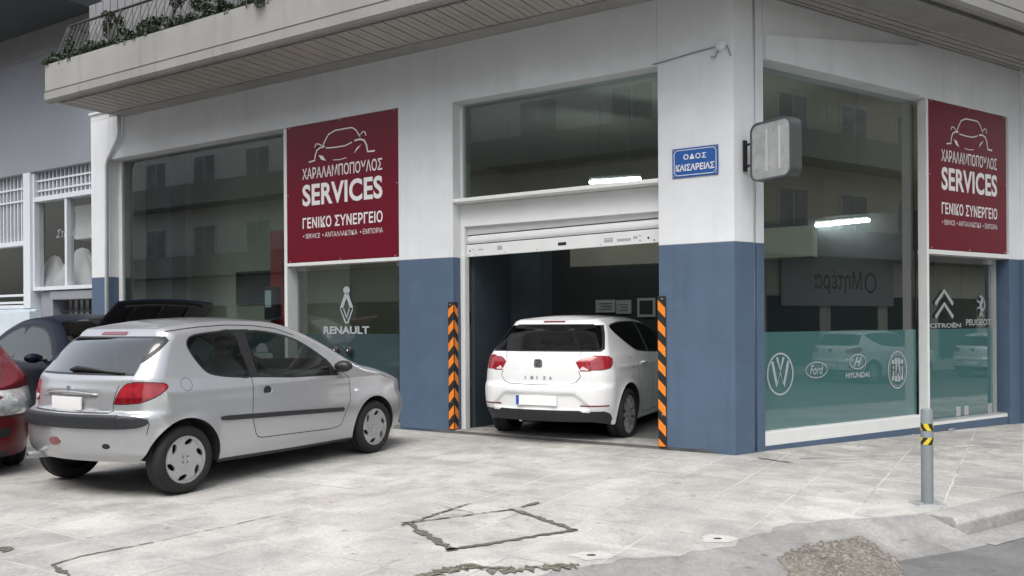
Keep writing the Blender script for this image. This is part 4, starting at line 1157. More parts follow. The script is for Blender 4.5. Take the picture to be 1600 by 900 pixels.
class Body:
    def __init__(s, rear, top, front, bottom, ZW, XW, rr, rf, rt, br, bf, crown, arches, rear_extra=None, side_extra=None, front_extra=None):
        s.xr = pchip([p[1] for p in rear], [p[0] for p in rear]); s.zt = pchip([p[0] for p in top], [p[1] for p in top])
        s.xf = pchip([p[1] for p in front], [p[0] for p in front]); s.zb = pchip([p[0] for p in bottom], [p[1] for p in bottom])
        s.zr = (rear[0][1], rear[-1][1]); s.xt = (top[0][0], top[-1][0]); s.zf = (front[0][1], front[-1][1]); s.xb = (rear[0][0], front[0][0])
        s.zw = pchip(*zip(*ZW)); s.xw = pchip(*zip(*XW)); s.rr = pchip(*zip(*rr)); s.rf = pchip(*zip(*rf)); s.rt = rt
        s.br = pchip(*zip(*br)); s.bf = pchip(*zip(*bf)); s.crown = pchip(*zip(*crown)); s.arches = arches
        s.rear_extra, s.side_extra, s.front_extra = rear_extra, side_extra, front_extra
        s.parts = {}
    def W(s, x, z):
        x = np.asarray(x, float); z = np.asarray(z, float)
        def fil(d, r):
            d = np.clip(d, 0, r); return r - np.sqrt(np.maximum(r * r - (r - d) ** 2, 0))
        # the corner radius starts at the slope the bowed end panel arrives with, so the two meet smoothly
        hw = s.zw(z) * .95
        tr_ = np.arctan(2 * s.br(z) / (hw - .6 * s.rr(z))); tf_ = np.arctan(2 * s.bf(z) / (hw - .6 * s.rf(z)))
        a = fil(x - s.xr(z) + s.rr(z) * (1 - np.cos(tr_)), s.rr(z)); b = fil(s.xf(z) - x + s.rf(z) * (1 - np.cos(tf_)), s.rf(z)); c = fil(s.zt(x) - z, s.rt)
        d = fil(z - s.zb(x) + .004, .035) * .6
        w = s.zw(z) * s.xw(x) - (a ** 3 + b ** 3 + c ** 3 + d ** 3 + 1e-12) ** (1 / 3)
        for xc, zc, r in s.arches:
            dd = np.hypot(x - xc, z - zc) - r; w = w + .016 * np.exp(-np.maximum(dd, 0) / .045) * (z < zc + r + .2)
        if s.side_extra: w = w + s.side_extra(x, z)
        return np.maximum(w, .02)
    def nrm(s, f, p, q, axis, sign):
        e = 2e-3
        fp = (f(p + e, q) - f(p - e, q)) / (2 * e); fq = (f(p, q + e) - f(p, q - e)) / (2 * e)
        fp = np.clip(fp, -40, 40); fq = np.clip(fq, -40, 40)
        one = np.ones_like(fp)
        n = {'y': np.stack([-fp, one, -fq], 1), 'x': np.stack([one, -fp, -fq], 1), 'z': np.stack([-fp, -fq, one], 1)}[axis] * sign
        return n / np.linalg.norm(n, axis=1)[:, None]
    def cut(s, boundary, inner, polys, holes=()):
        V, E = [], []
        def loop(P, step):
            P = densify(P, step); i = len(V); V.extend(P); E.extend([(i + k, i + (k + 1) % len(P)) for k in range(len(P))])
        loop(boundary, .05)
        for _, p in polys: loop(list(p), .03)
        bi = np.array(inner); V.extend([tuple(p) for p in bi])
        vs, es, fs, *_ = delaunay_2d_cdt([Vector((float(a), float(b))) for a, b in V], E, [], 0, 1e-5, False)
        vs = np.array([(v[0], v[1]) for v in vs]); fs = np.array([f for f in fs if len(f) == 3])
        cen = vs[fs].mean(1); ok = inside(boundary, cen); fs = fs[ok]; cen = cen[ok]
        reg = np.array(['body'] * len(fs), dtype=object)
        for name, p in polys: reg[inside(p, cen)] = name
        return vs, fs, reg
    def add(s, key, pos, nor, tris, flip):
        used, inv = np.unique(tris, return_inverse=True)
        t = inv.reshape(tris.shape)
        if flip: t = t[:, ::-1]
        s.parts.setdefault(key, []).append((pos[used], nor[used], t))
    def mesh(s, side_polys, rear_polys, top_polys, front_polys, split=()):
        sgrid = .028
        zr = np.linspace(s.zr[0], s.zr[1], 60); xt = np.linspace(s.xt[0], s.xt[1], 130); zf = np.linspace(s.zf[1], s.zf[0], 40); xb = np.linspace(s.xb[1], s.xb[0], 60)
        bd = [(float(s.xr(z)), z) for z in zr] + [(x, float(s.zt(x))) for x in xt[1:]] + [(float(s.xf(z)), z) for z in zf[1:]] + [(x, float(s.zb(x))) for x in xb[1:-1]]
        inner = []
        for fr in (.02, .07, .15, .27, .42, .6, .8, 1.0, 1.3):
            for z in np.linspace(s.zr[0], s.zr[1], 56): inner.append((float(s.xr(z) + fr * s.rr(z)), z))
            for z in np.linspace(s.zf[0], s.zf[1], 36): inner.append((float(s.xf(z) - fr * s.rf(z)), z))
            for x in np.linspace(s.xt[0], s.xt[1], 130): inner.append((x, float(s.zt(x) - fr * s.rt)))
            for x in np.linspace(s.xb[0], s.xb[1], 90): inner.append((x, float(s.zb(x) + fr * .035)))
        gx, gz = np.meshgrid(np.arange(s.xb[0] - .3, s.xb[1] + .3, sgrid), np.arange(.15, 1.5, sgrid))
        for xc, zc, r in s.arches:
            for rr_ in (r + .006, r + .018, r + .035, r + .06):
                inner += [(xc + rr_ * math.cos(a), zc + rr_ * math.sin(a)) for a in np.linspace(-.3, math.pi + .3, 60)]
        inner = np.array(inner + list(zip(gx.ravel(), gz.ravel()))); inner = inner[inside(bd, inner)]
        polys = list(side_polys) + [('hole', [(xc + r * math.cos(a), zc + r * math.sin(a)) for a in np.linspace(0, 2 * math.pi, 73)[:-1]]) for xc, zc, r in s.arches]
        vs, fs, reg = s.cut(bd, inner, polys)
        w = s.W(vs[:, 0], vs[:, 1]); n = s.nrm(s.W, vs[:, 0], vs[:, 1], 'y', 1)
        for r in set(reg):
            if r == 'hole': continue
            t = fs[reg == r]
            for sg, nm in ((1, 'L'), (-1, 'R')):
                pos = np.stack([vs[:, 0], sg * w, vs[:, 1]], 1); nn = n * np.array([1, sg, 1])
                s.add((r, nm) if r in split else (r, ''), pos, nn, t, sg == 1)
        # rear and front
        for which in ('rear', 'front'):
            z0, z1 = s.zr if which == 'rear' else s.zf; X = s.xr if which == 'rear' else s.xf
            We = lambda z, X=X: s.W(X(z), z)
            zs = np.linspace(z0, z1, 60)
            bd = [(float(We(z)), z) for z in zs] + [(-float(We(z)), z) for z in zs[::-1]]
            gy, gz = np.meshgrid(np.arange(-.86, .861, .03), np.linspace(z0 + .004, z1 - .004, int((z1 - z0) / .02)))
            inner = np.array(list(zip(gy.ravel(), gz.ravel()))); inner = inner[inside(bd, inner)]
            vs, fs, reg = s.cut(bd, inner, rear_polys if which == 'rear' else front_polys)
            B_ = s.br if which == 'rear' else s.bf; sg = -1 if which == 'rear' else 1; ex = s.rear_extra if which == 'rear' else s.front_extra
            def f(y, z, X=X, We=We, B_=B_, sg=sg, ex=ex):
                u = np.clip(np.abs(y) / np.maximum(We(z), .05), 0, 1)
                x = X(z) + sg * B_(z) * (1 - u ** 2)
                if ex: x = x + ex(y, z)
                return x
            if which == 'rear': s.frear = f
            else: s.ffront = f
            x = f(vs[:, 0], vs[:, 1]); nn = s.nrm(f, vs[:, 0], vs[:, 1], 'x', sg)
            pos = np.stack([x, vs[:, 0], vs[:, 1]], 1)
            for r in set(reg):
                if r == 'hole': continue
                t = fs[reg == r]
                if r in split:
                    c = vs[t][:, :, 0].mean(1)
                    for q, nm in ((c > 0, 'L'), (c <= 0, 'R')):
                        if q.any(): s.add((r, nm), pos, nn, t[q], which == 'rear')
                else: s.add((r, ''), pos, nn, t, which == 'rear')
        # roof, screen and bonnet
        Wt = lambda x: s.W(x, s.zt(x))
        xs = np.linspace(s.xt[0], s.xt[1], 120)
        bd = [(x, -float(Wt(x))) for x in xs] + [(x, float(Wt(x))) for x in xs[::-1]]
        gx, gy = np.meshgrid(np.linspace(s.xt[0] + .003, s.xt[1] - .003, 115), np.arange(-.84, .841, .04))
        inner = np.array(list(zip(gx.ravel(), gy.ravel()))); inner = inner[inside(bd, inner)]
        vs, fs, reg = s.cut(bd, inner, top_polys)
        def f(x, y): return s.zt(x) + s.crown(x) * (1 - np.clip(np.abs(y) / np.maximum(Wt(x), .05), 0, 1) ** 2)
        s.ftop = f
        z = f(vs[:, 0], vs[:, 1]); nn = s.nrm(f, vs[:, 0], vs[:, 1], 'z', 1); pos = np.stack([vs[:, 0], vs[:, 1], z], 1)
        for r in set(reg):
            if r == 'hole': continue
            s.add((r, ''), pos, nn, fs[reg == r], False)
    def build(s, keys, name, mats, parent, raise_=0.0, wall=.006):
        """keys: list of (region, side) or regions, one material slot each"""
        P, Nn, T, MI = [], [], [], []; off = 0
        for mi, k in enumerate(keys):
            k = k if isinstance(k, tuple) else (k, '')
            for pos, nor, t in s.parts.get(k, []):
                P.append(pos + nor * raise_); Nn.append(nor); T.append(t + off); MI += [mi] * len(t); off += len(pos)
                if raise_:
                    cnt = {}
                    for tri in t:
                        for q, r in ((tri[0], tri[1]), (tri[1], tri[2]), (tri[2], tri[0])): cnt[(min(q, r), max(q, r))] = cnt.get((min(q, r), max(q, r)), 0) + 1
                    ed = [(q, r) for tri in t for q, r in ((tri[0], tri[1]), (tri[1], tri[2]), (tri[2], tri[0])) if cnt[(min(q, r), max(q, r))] == 1]
                    wp, wn, wt = [], [], []
                    for a, b in ed:
                        i = len(wp); d = pos[b] - pos[a]; n = np.cross(d, nor[a]); n = n / (np.linalg.norm(n) + 1e-9)
                        wp += [pos[a] + nor[a] * raise_, pos[b] + nor[b] * raise_, pos[b] - nor[b] * wall, pos[a] - nor[a] * wall]; wn += [n] * 4
                        wt += [(i + 1, i, i + 3), (i + 1, i + 3, i + 2)]
                    if wp:
                        P.append(np.array(wp)); Nn.append(np.array(wn)); T.append(np.array(wt) + off); MI += [mi] * len(wt); off += len(wp)
        if not P: return None
        P = np.concatenate(P); Nn = np.concatenate(Nn); T = np.concatenate(T)
        me = bpy.data.meshes.new(name); me.from_pydata(P.tolist(), [], T.tolist())
        for m in (mats if isinstance(mats, (list, tuple)) else [mats]): me.materials.append(m)
        me.polygons.foreach_set('material_index', MI); me.polygons.foreach_set('use_smooth', [True] * len(T)); me.update()
        me.normals_split_custom_set_from_vertices([tuple(v) for v in Nn])
        o = bpy.data.objects.new(name, me); COL.objects.link(o); o.parent = parent; MW[o] = MW[parent]
        return o
    def liners(s, car):
        for xc, zc, r in s.arches:
            for sg in (1, -1):
                mb = MB()
                A = np.linspace(-.6, math.pi + .6, 60); A = [a for a in A if zc + r * math.sin(a) > float(s.zb(xc + r * math.cos(a))) + .012]; pts = []
                for a in A:
                    x, z = xc + (r + .001) * math.cos(a), zc + (r + .001) * math.sin(a); pts.append((x, float(s.W(x, max(z, float(s.zb(x)) + .01))), z))
                for p, q in zip(pts[:-1], pts[1:]):
                    mb.face([(p[0], sg * (p[1] - .0), p[2]), (q[0], sg * q[1], q[2]), (q[0], sg * (q[1] - .028), q[2]), (p[0], sg * (p[1] - .028), p[2])])
                    mb.face([(p[0], sg * (p[1] - .028), p[2]), (q[0], sg * (q[1] - .028), q[2]), (xc + (q[0] - xc) * 1.04, sg * .42, zc + (q[2] - zc) * 1.04), (xc + (p[0] - xc) * 1.04, sg * .42, zc + (p[2] - zc) * 1.04)])
                mb.face([(xc + (p[0] - xc) * 1.05, sg * .425, zc + (p[2] - zc) * 1.05) for p in pts])
                mb.build('wheel_arch_liner', M['dark_gap'], car, local=True, fix=False)

def make_wheel(parent, x, y, sg, r, width, rim, style):
    """one wheel: tyre, with its rim or hubcap as a sub-part"""
    f = lambda a, b, c: (x + b, y + sg * a, r + c)
    mb = MB(); w = width / 2
    lathe([(rim - .01, -w), (rim + .03, -w - .004), (r - .02, -w + .006), (r - .004, -w + .03), (r, -w + .05), (r, -.004), (r - .006, -.003), (r - .006, .003), (r, .004), (r, w - .05), (r - .004, w - .03), (r - .022, w - .006), (rim + .035, w + .004), (rim + .012, w - .004), (rim - .002, w - .014), (rim - .012, w - .05)], 56, f, mb)
    t = mb.build('wheel', M['rubber'], parent, smooth=True, local=True)
    # disc with openings
    R = rim
    polys = []
    if style == 'cap':
        for k in range(6):
            a = math.radians(60 * k + 18); P = []
            for q in range(20):
                th = 2 * math.pi * q / 20; u, v = .105 * R * math.cos(th), .215 * R * math.sin(th)
                u2, v2 = u * math.cos(.5) - v * math.sin(.5), u * math.sin(.5) + v * math.cos(.5)
                cx = .755 * R + u2; P.append((cx * math.cos(a) - v2 * math.sin(a), cx * math.sin(a) + v2 * math.cos(a)))
            polys.append(('hole', P))
        for k in range(4): polys.append(('hole', ell(.17 * R * math.cos(.78 + k * 1.57), .17 * R * math.sin(.78 + k * 1.57), .035 * R, .035 * R, 10)))
    elif style == 'alloy':
        for k in range(10):
            a0 = math.radians(36 * k + (5 if k % 2 else 9)); a1 = math.radians(36 * (k + 1) - (9 if k % 2 else 5))
            polys.append(('hole', rounded([(.40 * R * math.cos((a0 + a1) / 2 - .09), .40 * R * math.sin((a0 + a1) / 2 - .09)), (.88 * R * math.cos(a0), .88 * R * math.sin(a0)), (.91 * R * math.cos((a0 + a1) / 2), .91 * R * math.sin((a0 + a1) / 2)), (.88 * R * math.cos(a1), .88 * R * math.sin(a1)), (.40 * R * math.cos((a0 + a1) / 2 + .09), .40 * R * math.sin((a0 + a1) / 2 + .09))], .02)))
        for k in range(5): polys.append(('hole', ell(.2 * R * math.cos(k * 1.2566), .2 * R * math.sin(k * 1.2566), .04 * R, .04 * R, 10)))
    bd = ell(0, 0, R, R, 72); inner = []
    for q in np.linspace(.06, .97, 18):
        nn_ = max(6, int(60 * q)); inner += [(q * R * math.cos(2 * math.pi * j / nn_), q * R * math.sin(2 * math.pi * j / nn_)) for j in range(nn_)]
    V, E = [], []
    for P in [bd] + [p for _, p in polys]:
        i = len(V); V += P; E += [(i + k, i + (k + 1) % len(P)) for k in range(len(P))]
    V += inner
    vs, es, fs, *_ = delaunay_2d_cdt([Vector((float(a), float(b))) for a, b in V], E, [], 0, 1e-6, False)
    vs = np.array([(v[0], v[1]) for v in vs]); fs = np.array([q for q in fs if len(q) == 3]); cen = vs[fs].mean(1); ok = inside(bd, cen)
    for _, p in polys: ok &= ~inside(p, cen)
    fs = fs[ok]; rad = np.hypot(vs[:, 0], vs[:, 1]) / R
    ax = w - .012 - .02 * np.clip((.62 - rad) / .62, 0, 1) ** 2 - (.012 * np.exp(-((rad - .93) / .05) ** 2)) + .004 * (rad > .97) + (.012 * np.clip(1 - rad / .3, 0, 1) if style != 'cap' else .006 * (rad < .3))
    mb = MB()
    mb.v = [f(ax[k], vs[k, 0], vs[k, 1]) for k in range(len(vs))] + [f(ax[k] - .022, vs[k, 0], vs[k, 1]) for k in range(len(vs))]
    nv = len(vs); cnt = {}
    for tri in fs:
        mb.fc.append(tuple(int(q) for q in tri)); mb.mi.append(0)
        for a, b in ((tri[0], tri[1]), (tri[1], tri[2]), (tri[2], tri[0])):
            k = (min(a, b), max(a, b)); cnt[k] = cnt.get(k, 0) + 1
    for (a, b), c in cnt.items():
        if c == 1: mb.fc.append((int(a), int(b), int(b) + nv, int(a) + nv)); mb.mi.append(0)
    h = mb.build('hubcap' if style == 'cap' else 'rim', M['hubcap'] if style == 'cap' else M['alloy'], t, smooth=False, local=True)
    me = h.data; me.polygons.foreach_set('use_smooth', [len(p.vertices) == 3 for p in me.polygons])
    mb = MB(); i = 0
    mb.face([f(w - .07, .99 * R * math.cos(q), .99 * R * math.sin(q)) for q in np.linspace(0, 2 * math.pi, 41)[:-1]])
    lathe([(.10, w - .069), (.10, w - .045), (.001, w - .045)], 20, f, mb)
    mb.build('brake_disc', M['black'], t, local=True)
    return t

def cabin(parent, S, seat_x=1.2, bench_x=.35, floor=.30, half=.60, dash_x=1.95, belt=.9, wheel_y=.34):
    put = lambda y0: (lambda p, q, c: (p, c, q))
    mb = MB()
    mb.box((S.xb[0] + .33, -.62, .235), (S.xb[1] - .2, .62, .31))
    mb.box((-.36, -.40, .315), (.30, .40, .52))
    mb.prism([(dash_x - .25, belt - .10), (dash_x - .18, belt + .0), (dash_x + .25, belt + .02), (dash_x + .45, belt - .12), (dash_x + .45, .32), (dash_x, .32), (dash_x - .1, .6)], -half, half, lambda p, q, c: (p, c, q))
    mb.prism([(S.xb[1] - .5, .25), (S.xb[1] - .5, .6), (dash_x + .42, .75), (dash_x + .42, .25)], -.55, .55, lambda p, q, c: (p, c, q))
    mb.build('cabin_trim', M['cabin'], parent, local=True, bevel=.02)
    for y in (-.36, .36):
        mb = MB()
        mb.prism(rounded([(seat_x - .22, .42), (seat_x + .32, .44), (seat_x + .33, .58), (seat_x - .02, .56), (seat_x - .28, 1.10), (seat_x - .38, 1.08)], .05), y - .23, y + .23, lambda p, q, c: (p, c, q))
        mb.prism(rounded([(seat_x - .42, 1.09), (seat_x - .30, 1.11), (seat_x - .33, 1.28), (seat_x - .42, 1.26)], .03), y - .12, y + .12, lambda p, q, c: (p, c, q))
        mb.box((seat_x - .2, y - .2, .31), (seat_x + .25, y + .2, .43))
        mb.build('seat', M['cabin'], parent, local=True, bevel=.03)
    mb = MB()
    mb.prism(rounded([(bench_x - .15, .40), (bench_x + .38, .42), (bench_x + .38, .56), (bench_x + .02, .54), (bench_x - .22, .98), (bench_x - .34, .96)], .05), -half + .02, half - .02, lambda p, q, c: (p, c, q))
    for y in (-.36, .36): mb.prism(rounded([(bench_x - .36, .97), (bench_x - .24, .99), (bench_x - .27, 1.12), (bench_x - .36, 1.10)], .03), y - .13, y + .13, lambda p, q, c: (p, c, q))
    mb.build('rear_bench', M['cabin'], parent, local=True, bevel=.03)
    mb = MB(); cx, cz = dash_x - .33, belt + .0; pts = []
    for a in np.linspace(0, 2 * math.pi, 29):
        pts.append((cx + .18 * .42 * math.sin(a), wheel_y + .18 * math.cos(a), cz + .18 * .9 * math.sin(a)))
    mb.tube(pts, .015, 8); mb.tube([(cx + .2, wheel_y, cz - .08), (cx, wheel_y, cz)], .03, 8); mb.tube([(cx, wheel_y - .17, cz), (cx, wheel_y + .17, cz)], .014, 6)
    mb.build('steering_wheel', M['black'], parent, local=True, smooth=True)

def heading(h): return math.atan2(h[1], h[0])

# ------------------------------------------------------------------ silver three-door hatchback
def silver_car():
    h = (.498, .867)
    car = thing('hatchback', 'silver three-door hatchback with steel wheel covers parked on the forecourt', 'car', (-3.366, 7.206, 0), heading(h))
    rear = [(-0.405, 0.3), (-0.455, 0.36), (-0.475, 0.45), (-0.48, 0.565), (-0.488, 0.6), (-0.486, 0.65), (-0.46, 0.672), (-0.415, 0.7), (-0.405, 0.76), (-0.397, 0.84), (-0.375, 0.9), (-0.357, 0.95), (-0.33, 0.985), (-0.275, 1.05), (-0.202, 1.15), (-0.119, 1.25), (-0.066, 1.29), (-0.055, 1.315), (-0.03, 1.345)]
    top = [(-.03, 1.345), (.10, 1.372), (.35, 1.402), (.75, 1.417), (1.1, 1.41), (1.4, 1.36), (1.6, 1.285), (1.9, 1.135), (2.15, 1.0), (2.26, .955), (2.5, .90), (2.75, .825), (2.95, .735), (3.08, .64)]
    front = [(2.98, .19), (3.10, .30), (3.14, .45), (3.13, .55), (3.08, .64)]
    bottom = [(-.405, .30), (-.32, .27), (.3, .205), (1.2, .185), (2.0, .18), (2.7, .19), (2.98, .19)]
    ZW = [(.18, .765), (.3, .80), (.4, .818), (.55, .828), (.7, .824), (.85, .80), (.93, .775), (1.0, .745), (1.1, .70), (1.2, .655), (1.3, .605), (1.36, .575), (1.45, .54)]
    XW = [(-.65, .975), (0, 1.0), (1.2, 1.0), (2.2, .985), (2.8, .955), (3.2, .90)]
    S = Body(rear, top, front, bottom, ZW, XW, [(.2, .34), (.6, .34), (.85, .29), (.96, .20), (1.4, .12)], [(.15, .35), (.7, .35)], .085, [(.2, .125), (.7, .115), (1.0, .09), (1.28, .04), (1.345, .0)], [(.1, .12), (.5, .12), (.64, 0)],
             [(-.03, .0), (.12, .028), (.4, .035), (1.3, .035), (2.2, .04), (2.9, .03), (3.08, .0)], [(-.012, .276, .345), (2.395, .275, .337)],
             rear_extra=lambda y, z: .022 * np.exp(-(np.maximum(np.abs(y) - .30, 0) / .05) ** 2) * np.exp(-(np.maximum(np.abs(z - .765) - .05, 0) / .025) ** 2),
             side_extra=lambda x, z: .006 * np.exp(-((z - .83) / .03) ** 2) * (x > -.2) * (x < 2.6) + .010 * np.exp(-((z - .36) / .05) ** 2) * np.exp(-(np.maximum(-x - .2, 0) * 0 + np.maximum(x + .30, 0) / .03) ** 2))
    Q = smooth_poly([(.146, 1.225), (.177, 1.26), (.246, 1.285), (.371, 1.30), (.52, 1.311), (.668, 1.319), (.68, 1.18), (.695, 1.03), (.702, .919), (.58, .926), (.47, .935), (.32, .959), (.248, .991), (.201, 1.051), (.16, 1.129), (.14, 1.19)], 2)
    dw = [(.80, 1.318), (.942, 1.311), (1.07, 1.297), (1.191, 1.277), (1.30, 1.252), (1.387, 1.222), (1.48, 1.178), (1.573, 1.123), (1.701, 1.013), (1.735, .975), (1.728, .878), (1.2, .893), (.792, .915)]
    pil = [(.62, 1.335), (.86, 1.335), (.84, .900), (.64, .908)]
    frame = grow(dw, .018) ; frame = [p if p[0] < 1.6 else (p[0] + (.12 if p[1] < .95 else .03), p[1]) for p in frame]
    door = [(.716, .915), (.687, .622), (.70, .50), (.729, .408), (.76, .372), (.812, .36), (1.3, .347), (1.713, .334), (1.82, .343), (1.865, .36), (1.917, .463), (1.995, .587), (1.991, .827), (1.93, .90), (1.2, .93)]
    gapd = [(.716, .905), (.687, .622), (.70, .50), (.729, .408), (.76, .372), (.812, .36), (1.3, .347), (1.713, .334), (1.82, .343), (1.865, .36), (1.917, .463), (1.995, .587), (1.995, .827), (1.90, .905)]
    lamp = smooth_poly([(-.9, .919), (-.60, .919), (-.45, .920), (-.324, .922), (-.191, .911), (-.16, .886), (-.195, .853), (-.255, .812), (-.33, .776), (-.40, .7585), (-.62, .7575), (-.9, .7575)], 2)
    strip = smooth_poly([(-.8, .665), (-.60, .665), (-.45, .66), (-.365, .648), (-.338, .625), (-.345, .60), (-.40, .577), (-.50, .568), (-.60, .568), (-.8, .568)], 2)
    rubs = [(.33, .584), (.345, .597), (.40, .599), (1.2, .566), (1.88, .535), (1.893, .52), (1.887, .494), (1.2, .524), (.40, .558), (.34, .566)]
    fuel = ell(.018, .892, .052, .05, 28)
    side = [('door', door)] + gap_polys('gap', gapd, .008) + [('frame', pil), ('frame', frame), ('frame', grow(Q, .014)), ('win_rear', Q), ('win_front', dw)]
    side += gap_polys('gap', [(-.005, 1.325), (.16, 1.345), (.326, 1.360), (.605, 1.375), (.906, 1.370), (1.189, 1.340), (1.40, 1.272)], .009)
    side += [('gap', grow(fuel, .004)), ('fuel_flap', fuel)]
    side += [('frame', [(-.9, .975), (-.43, .975), (-.375, .990), (-.245, 1.08), (-.125, 1.17), (-.02, 1.25), (-.022, 1.285), (-.9, 1.285)]), ('rear_glass', [(-.9, .992), (-.44, .992), (-.395, 1.003), (-.265, 1.09), (-.145, 1.18), (-.055, 1.247), (-.06, 1.272), (-.9, 1.272)])]
    side += [('lamp_rim', grow(lamp, .006)), ('tail_lamp', lamp), ('tail_lamp_lower', [(-.9, .805), (-.275, .805), (-.34, .776), (-.405, .7595), (-.62, .7585), (-.9, .7585)]), ('bumper_strip', strip), ('rub_strip', rubs)]
    side += gap_polys('gap', [(-.345, .645), (-.33, .60), (-.345, .52)], .005) + [('sill', [(.30, .18), (2.10, .14), (2.10, .205), (1.2, .215), (.33, .235)])]
    side += [('marker', ell(2.085, .695, .032, .014, 16))]
    fy = .52
    rl = []
    for sg in (1, -1): rl.append([(sg * .505, .757), (sg * .515, .80), (sg * .535, .855), (sg * .555, .893), (sg * .585, .914), (sg * 1.0, .919), (sg * 1.0, .7575)])
    rp = [('frame', [(-1, .975), (1, .975), (1, 1.285), (-1, 1.285)]), ('rear_glass', [(-1, .992), (1, .992), (1, 1.272), (-1, 1.272)])]
    rp += [('lamp_rim', grow(p, .006)) for p in rl] + [('tail_lamp', p) for p in rl] + [('tail_lamp_lower', [(s_ * .50, .757), (s_ * .516, .803), (s_ * 1, .805), (s_ * 1, .757)]) for s_ in (1, -1)]
    rp += gap_polys('gap', [(.515, .90), (.495, .76), (.505, .70), (.48, .687), (0, .684), (-.48, .687), (-.505, .70), (-.495, .76), (-.515, .90)], .007)
    rp += [('bumper_strip', [(-1, .568), (1, .568), (1, .665), (-1, .665)]), ('brake_lamp', rounded([(-.17, 1.295), (.17, 1.295), (.165, 1.322), (-.165, 1.322)], .01)), ('fog_lamp', ell(.03, .455, .075, .032, 28)), ('hole_dark', ell(-.50, .43, .035, .022, 20))]
    tp = [('screen', [(1.44, -.55), (2.16, -.70), (2.22, -.3), (2.23, 0), (2.22, .3), (2.16, .70), (1.44, .55), (1.42, 0)])]
    fp = [('hole_dark', rounded([(-.5, .26), (.5, .26), (.45, .36), (-.45, .36)], .04))]
    S.mesh(side, rp, tp, fp, split=('door', 'win_rear', 'win_front', 'tail_lamp', 'tail_lamp_lower', 'rub_strip', 'marker', 'fuel_flap'))
    S.build(['body', 'gap', 'frame', 'hole_dark', 'sill', ('fuel_flap', 'L')], 'body', [M['silver'], M['dark_gap'], M['black'], M['dark_gap'], M['bumper_black'], M['silver']], car)
    for sd_ in 'LR':
        dd = S.build([('door', sd_)], 'door', M['silver'], car)
        S.build([('win_rear', sd_)], 'side_window', M['car_glass'], car); S.build([('win_front', sd_)], 'side_window', M['car_glass'], car)
        S.build([('tail_lamp', sd_), ('tail_lamp_lower', sd_)], 'tail_lamp', [M['lamp_red'], M['lamp_dark_red']], car, .004)
        S.build([('rub_strip', sd_)], 'rub_strip', M['bumper_black'], car, .014)
        S.build([('marker', sd_)], 'side_marker', M['lens_clear'], car, .006)
        sg = 1 if sd_ == 'L' else -1
        w = float(S.W(.878, .775)); mb = MB(); mb.prism(ell(.872, .775, .046, .047, 24), sg * (w - .004), sg * (w + .0025), lambda p, q, c: (p, c, q)); hd = mb.build('door_handle', M['black'], dd, local=True)
        mb = MB(); mb.prism([(.90, .735), (.935, .752), (.928, .785), (.912, .772)], sg * (w - .003), sg * (w + .012), lambda p, q, c: (p, c, q)); mb.build('flap', M['silver'], dd, local=True, bevel=.004)
        mb = MB(); wm = float(S.W(1.82, .92))
        mb.box((1.80, sg * (wm - .02), .895), (1.87, sg * (wm + .07), .925))
        lathe([(.002, -.10), (.05, -.085), (.085, -.04), (.095, .0), (.085, .05), (.05, .09), (.002, .10)], 20, lambda a, p, q: (1.80 + p * .75, sg * (wm + .125 + a), .955 + q * .62), mb)
        mb.build('mirror', M['black'], car, local=True, smooth=True)
    S.build([('fuel_flap', 'R')], 'fuel_flap', M['silver'], car)
    S.build(['rear_glass'], 'rear_window', M['car_rear_glass'], car); S.build(['screen'], 'windscreen', M['car_glass'], car)
    S.build(['bumper_strip'], 'bumper_strip', M['bumper_black'], car, .016); S.build(['brake_lamp'], 'brake_lamp', M['lamp_dark_red'], car, .004); S.build(['fog_lamp'], 'fog_lamp', M['lamp_dark_red'], car, .006)
    S.liners(car)
    for x, y in ((-.012, .735), (-.012, -.735), (2.395, .735), (2.395, -.735)): make_wheel(car, x, y, 1 if y > 0 else -1, .28, .175, .193, 'cap')
    fr = lambda y, z, d=0.0: (float(S.frear(np.array([y]), np.array([z]))[0]) - d, y, z)
    mb = MB(); x0 = fr(0, .755)[0] - .012
    mb.prism(rounded([(-.195, .700), (.195, .700), (.195, .805), (-.195, .805)], .008), x0, x0 - .012, lambda p, q, c: (c, p, q)); mb.build('number_plate', M['plate'], car, local=True)
    mb = MB(); mb.tube([fr(y, .842 - .02 * (y / .33) ** 2, .016 * (1 - (abs(y) / .33) ** 6)) for y in np.linspace(-.33, .33, 15)], .009, 8); mb.build('tailgate_trim', M['hubcap'], car, local=True, smooth=True)
    mb = MB(); mb.prism(ell(0, .865, .022, .026, 14), fr(0, .86)[0] - .001, fr(0, .86)[0] - .006, lambda p, q, c: (c, p, q)); mb.build('emblem', M['chrome'], car, local=True)
    mb = MB(); pt = lambda a, z: fr(-a, z, .003); add_text(mb, '206', .38, .47, .70, .718, pt, bold=.03); mb.build('model_lettering', M['steel_grey'], car, local=True)
    mb = MB(); add_text(mb, 'PEUGEOT', -.47, -.30, .79, .806, pt, bold=.03); mb.build('maker_lettering', M['steel_grey'], car, local=True)
    mb = MB()
    mb.tube([fr(.10, 1.015, .02), fr(.02, 1.03, .03), fr(-.1, 1.027, .03), fr(-.48, .998, .022)], [.014, .02, .014, .007], 8); mb.tube([fr(.05, 1.02, .018), fr(-.40, 1.0, .012), fr(-.52, .996, .012)], .008, 6)
    mb.build('wiper', M['black'], car, local=True, smooth=True)
    mb = MB(); mb.tube([(-.35, .36, .30), (-.62, .38, .315)], .028, 14, cap=False); mb.tube([(-.57, .38, .312), (-.58, .38, .312)], .024, 14, 1); mb.build('exhaust_pipe', [M['hubcap'], M['dark_gap']], car, local=True, smooth=True)
    cabin(car, S, 1.18, .32, dash_x=1.98, belt=.86)
    return car
silver_car()

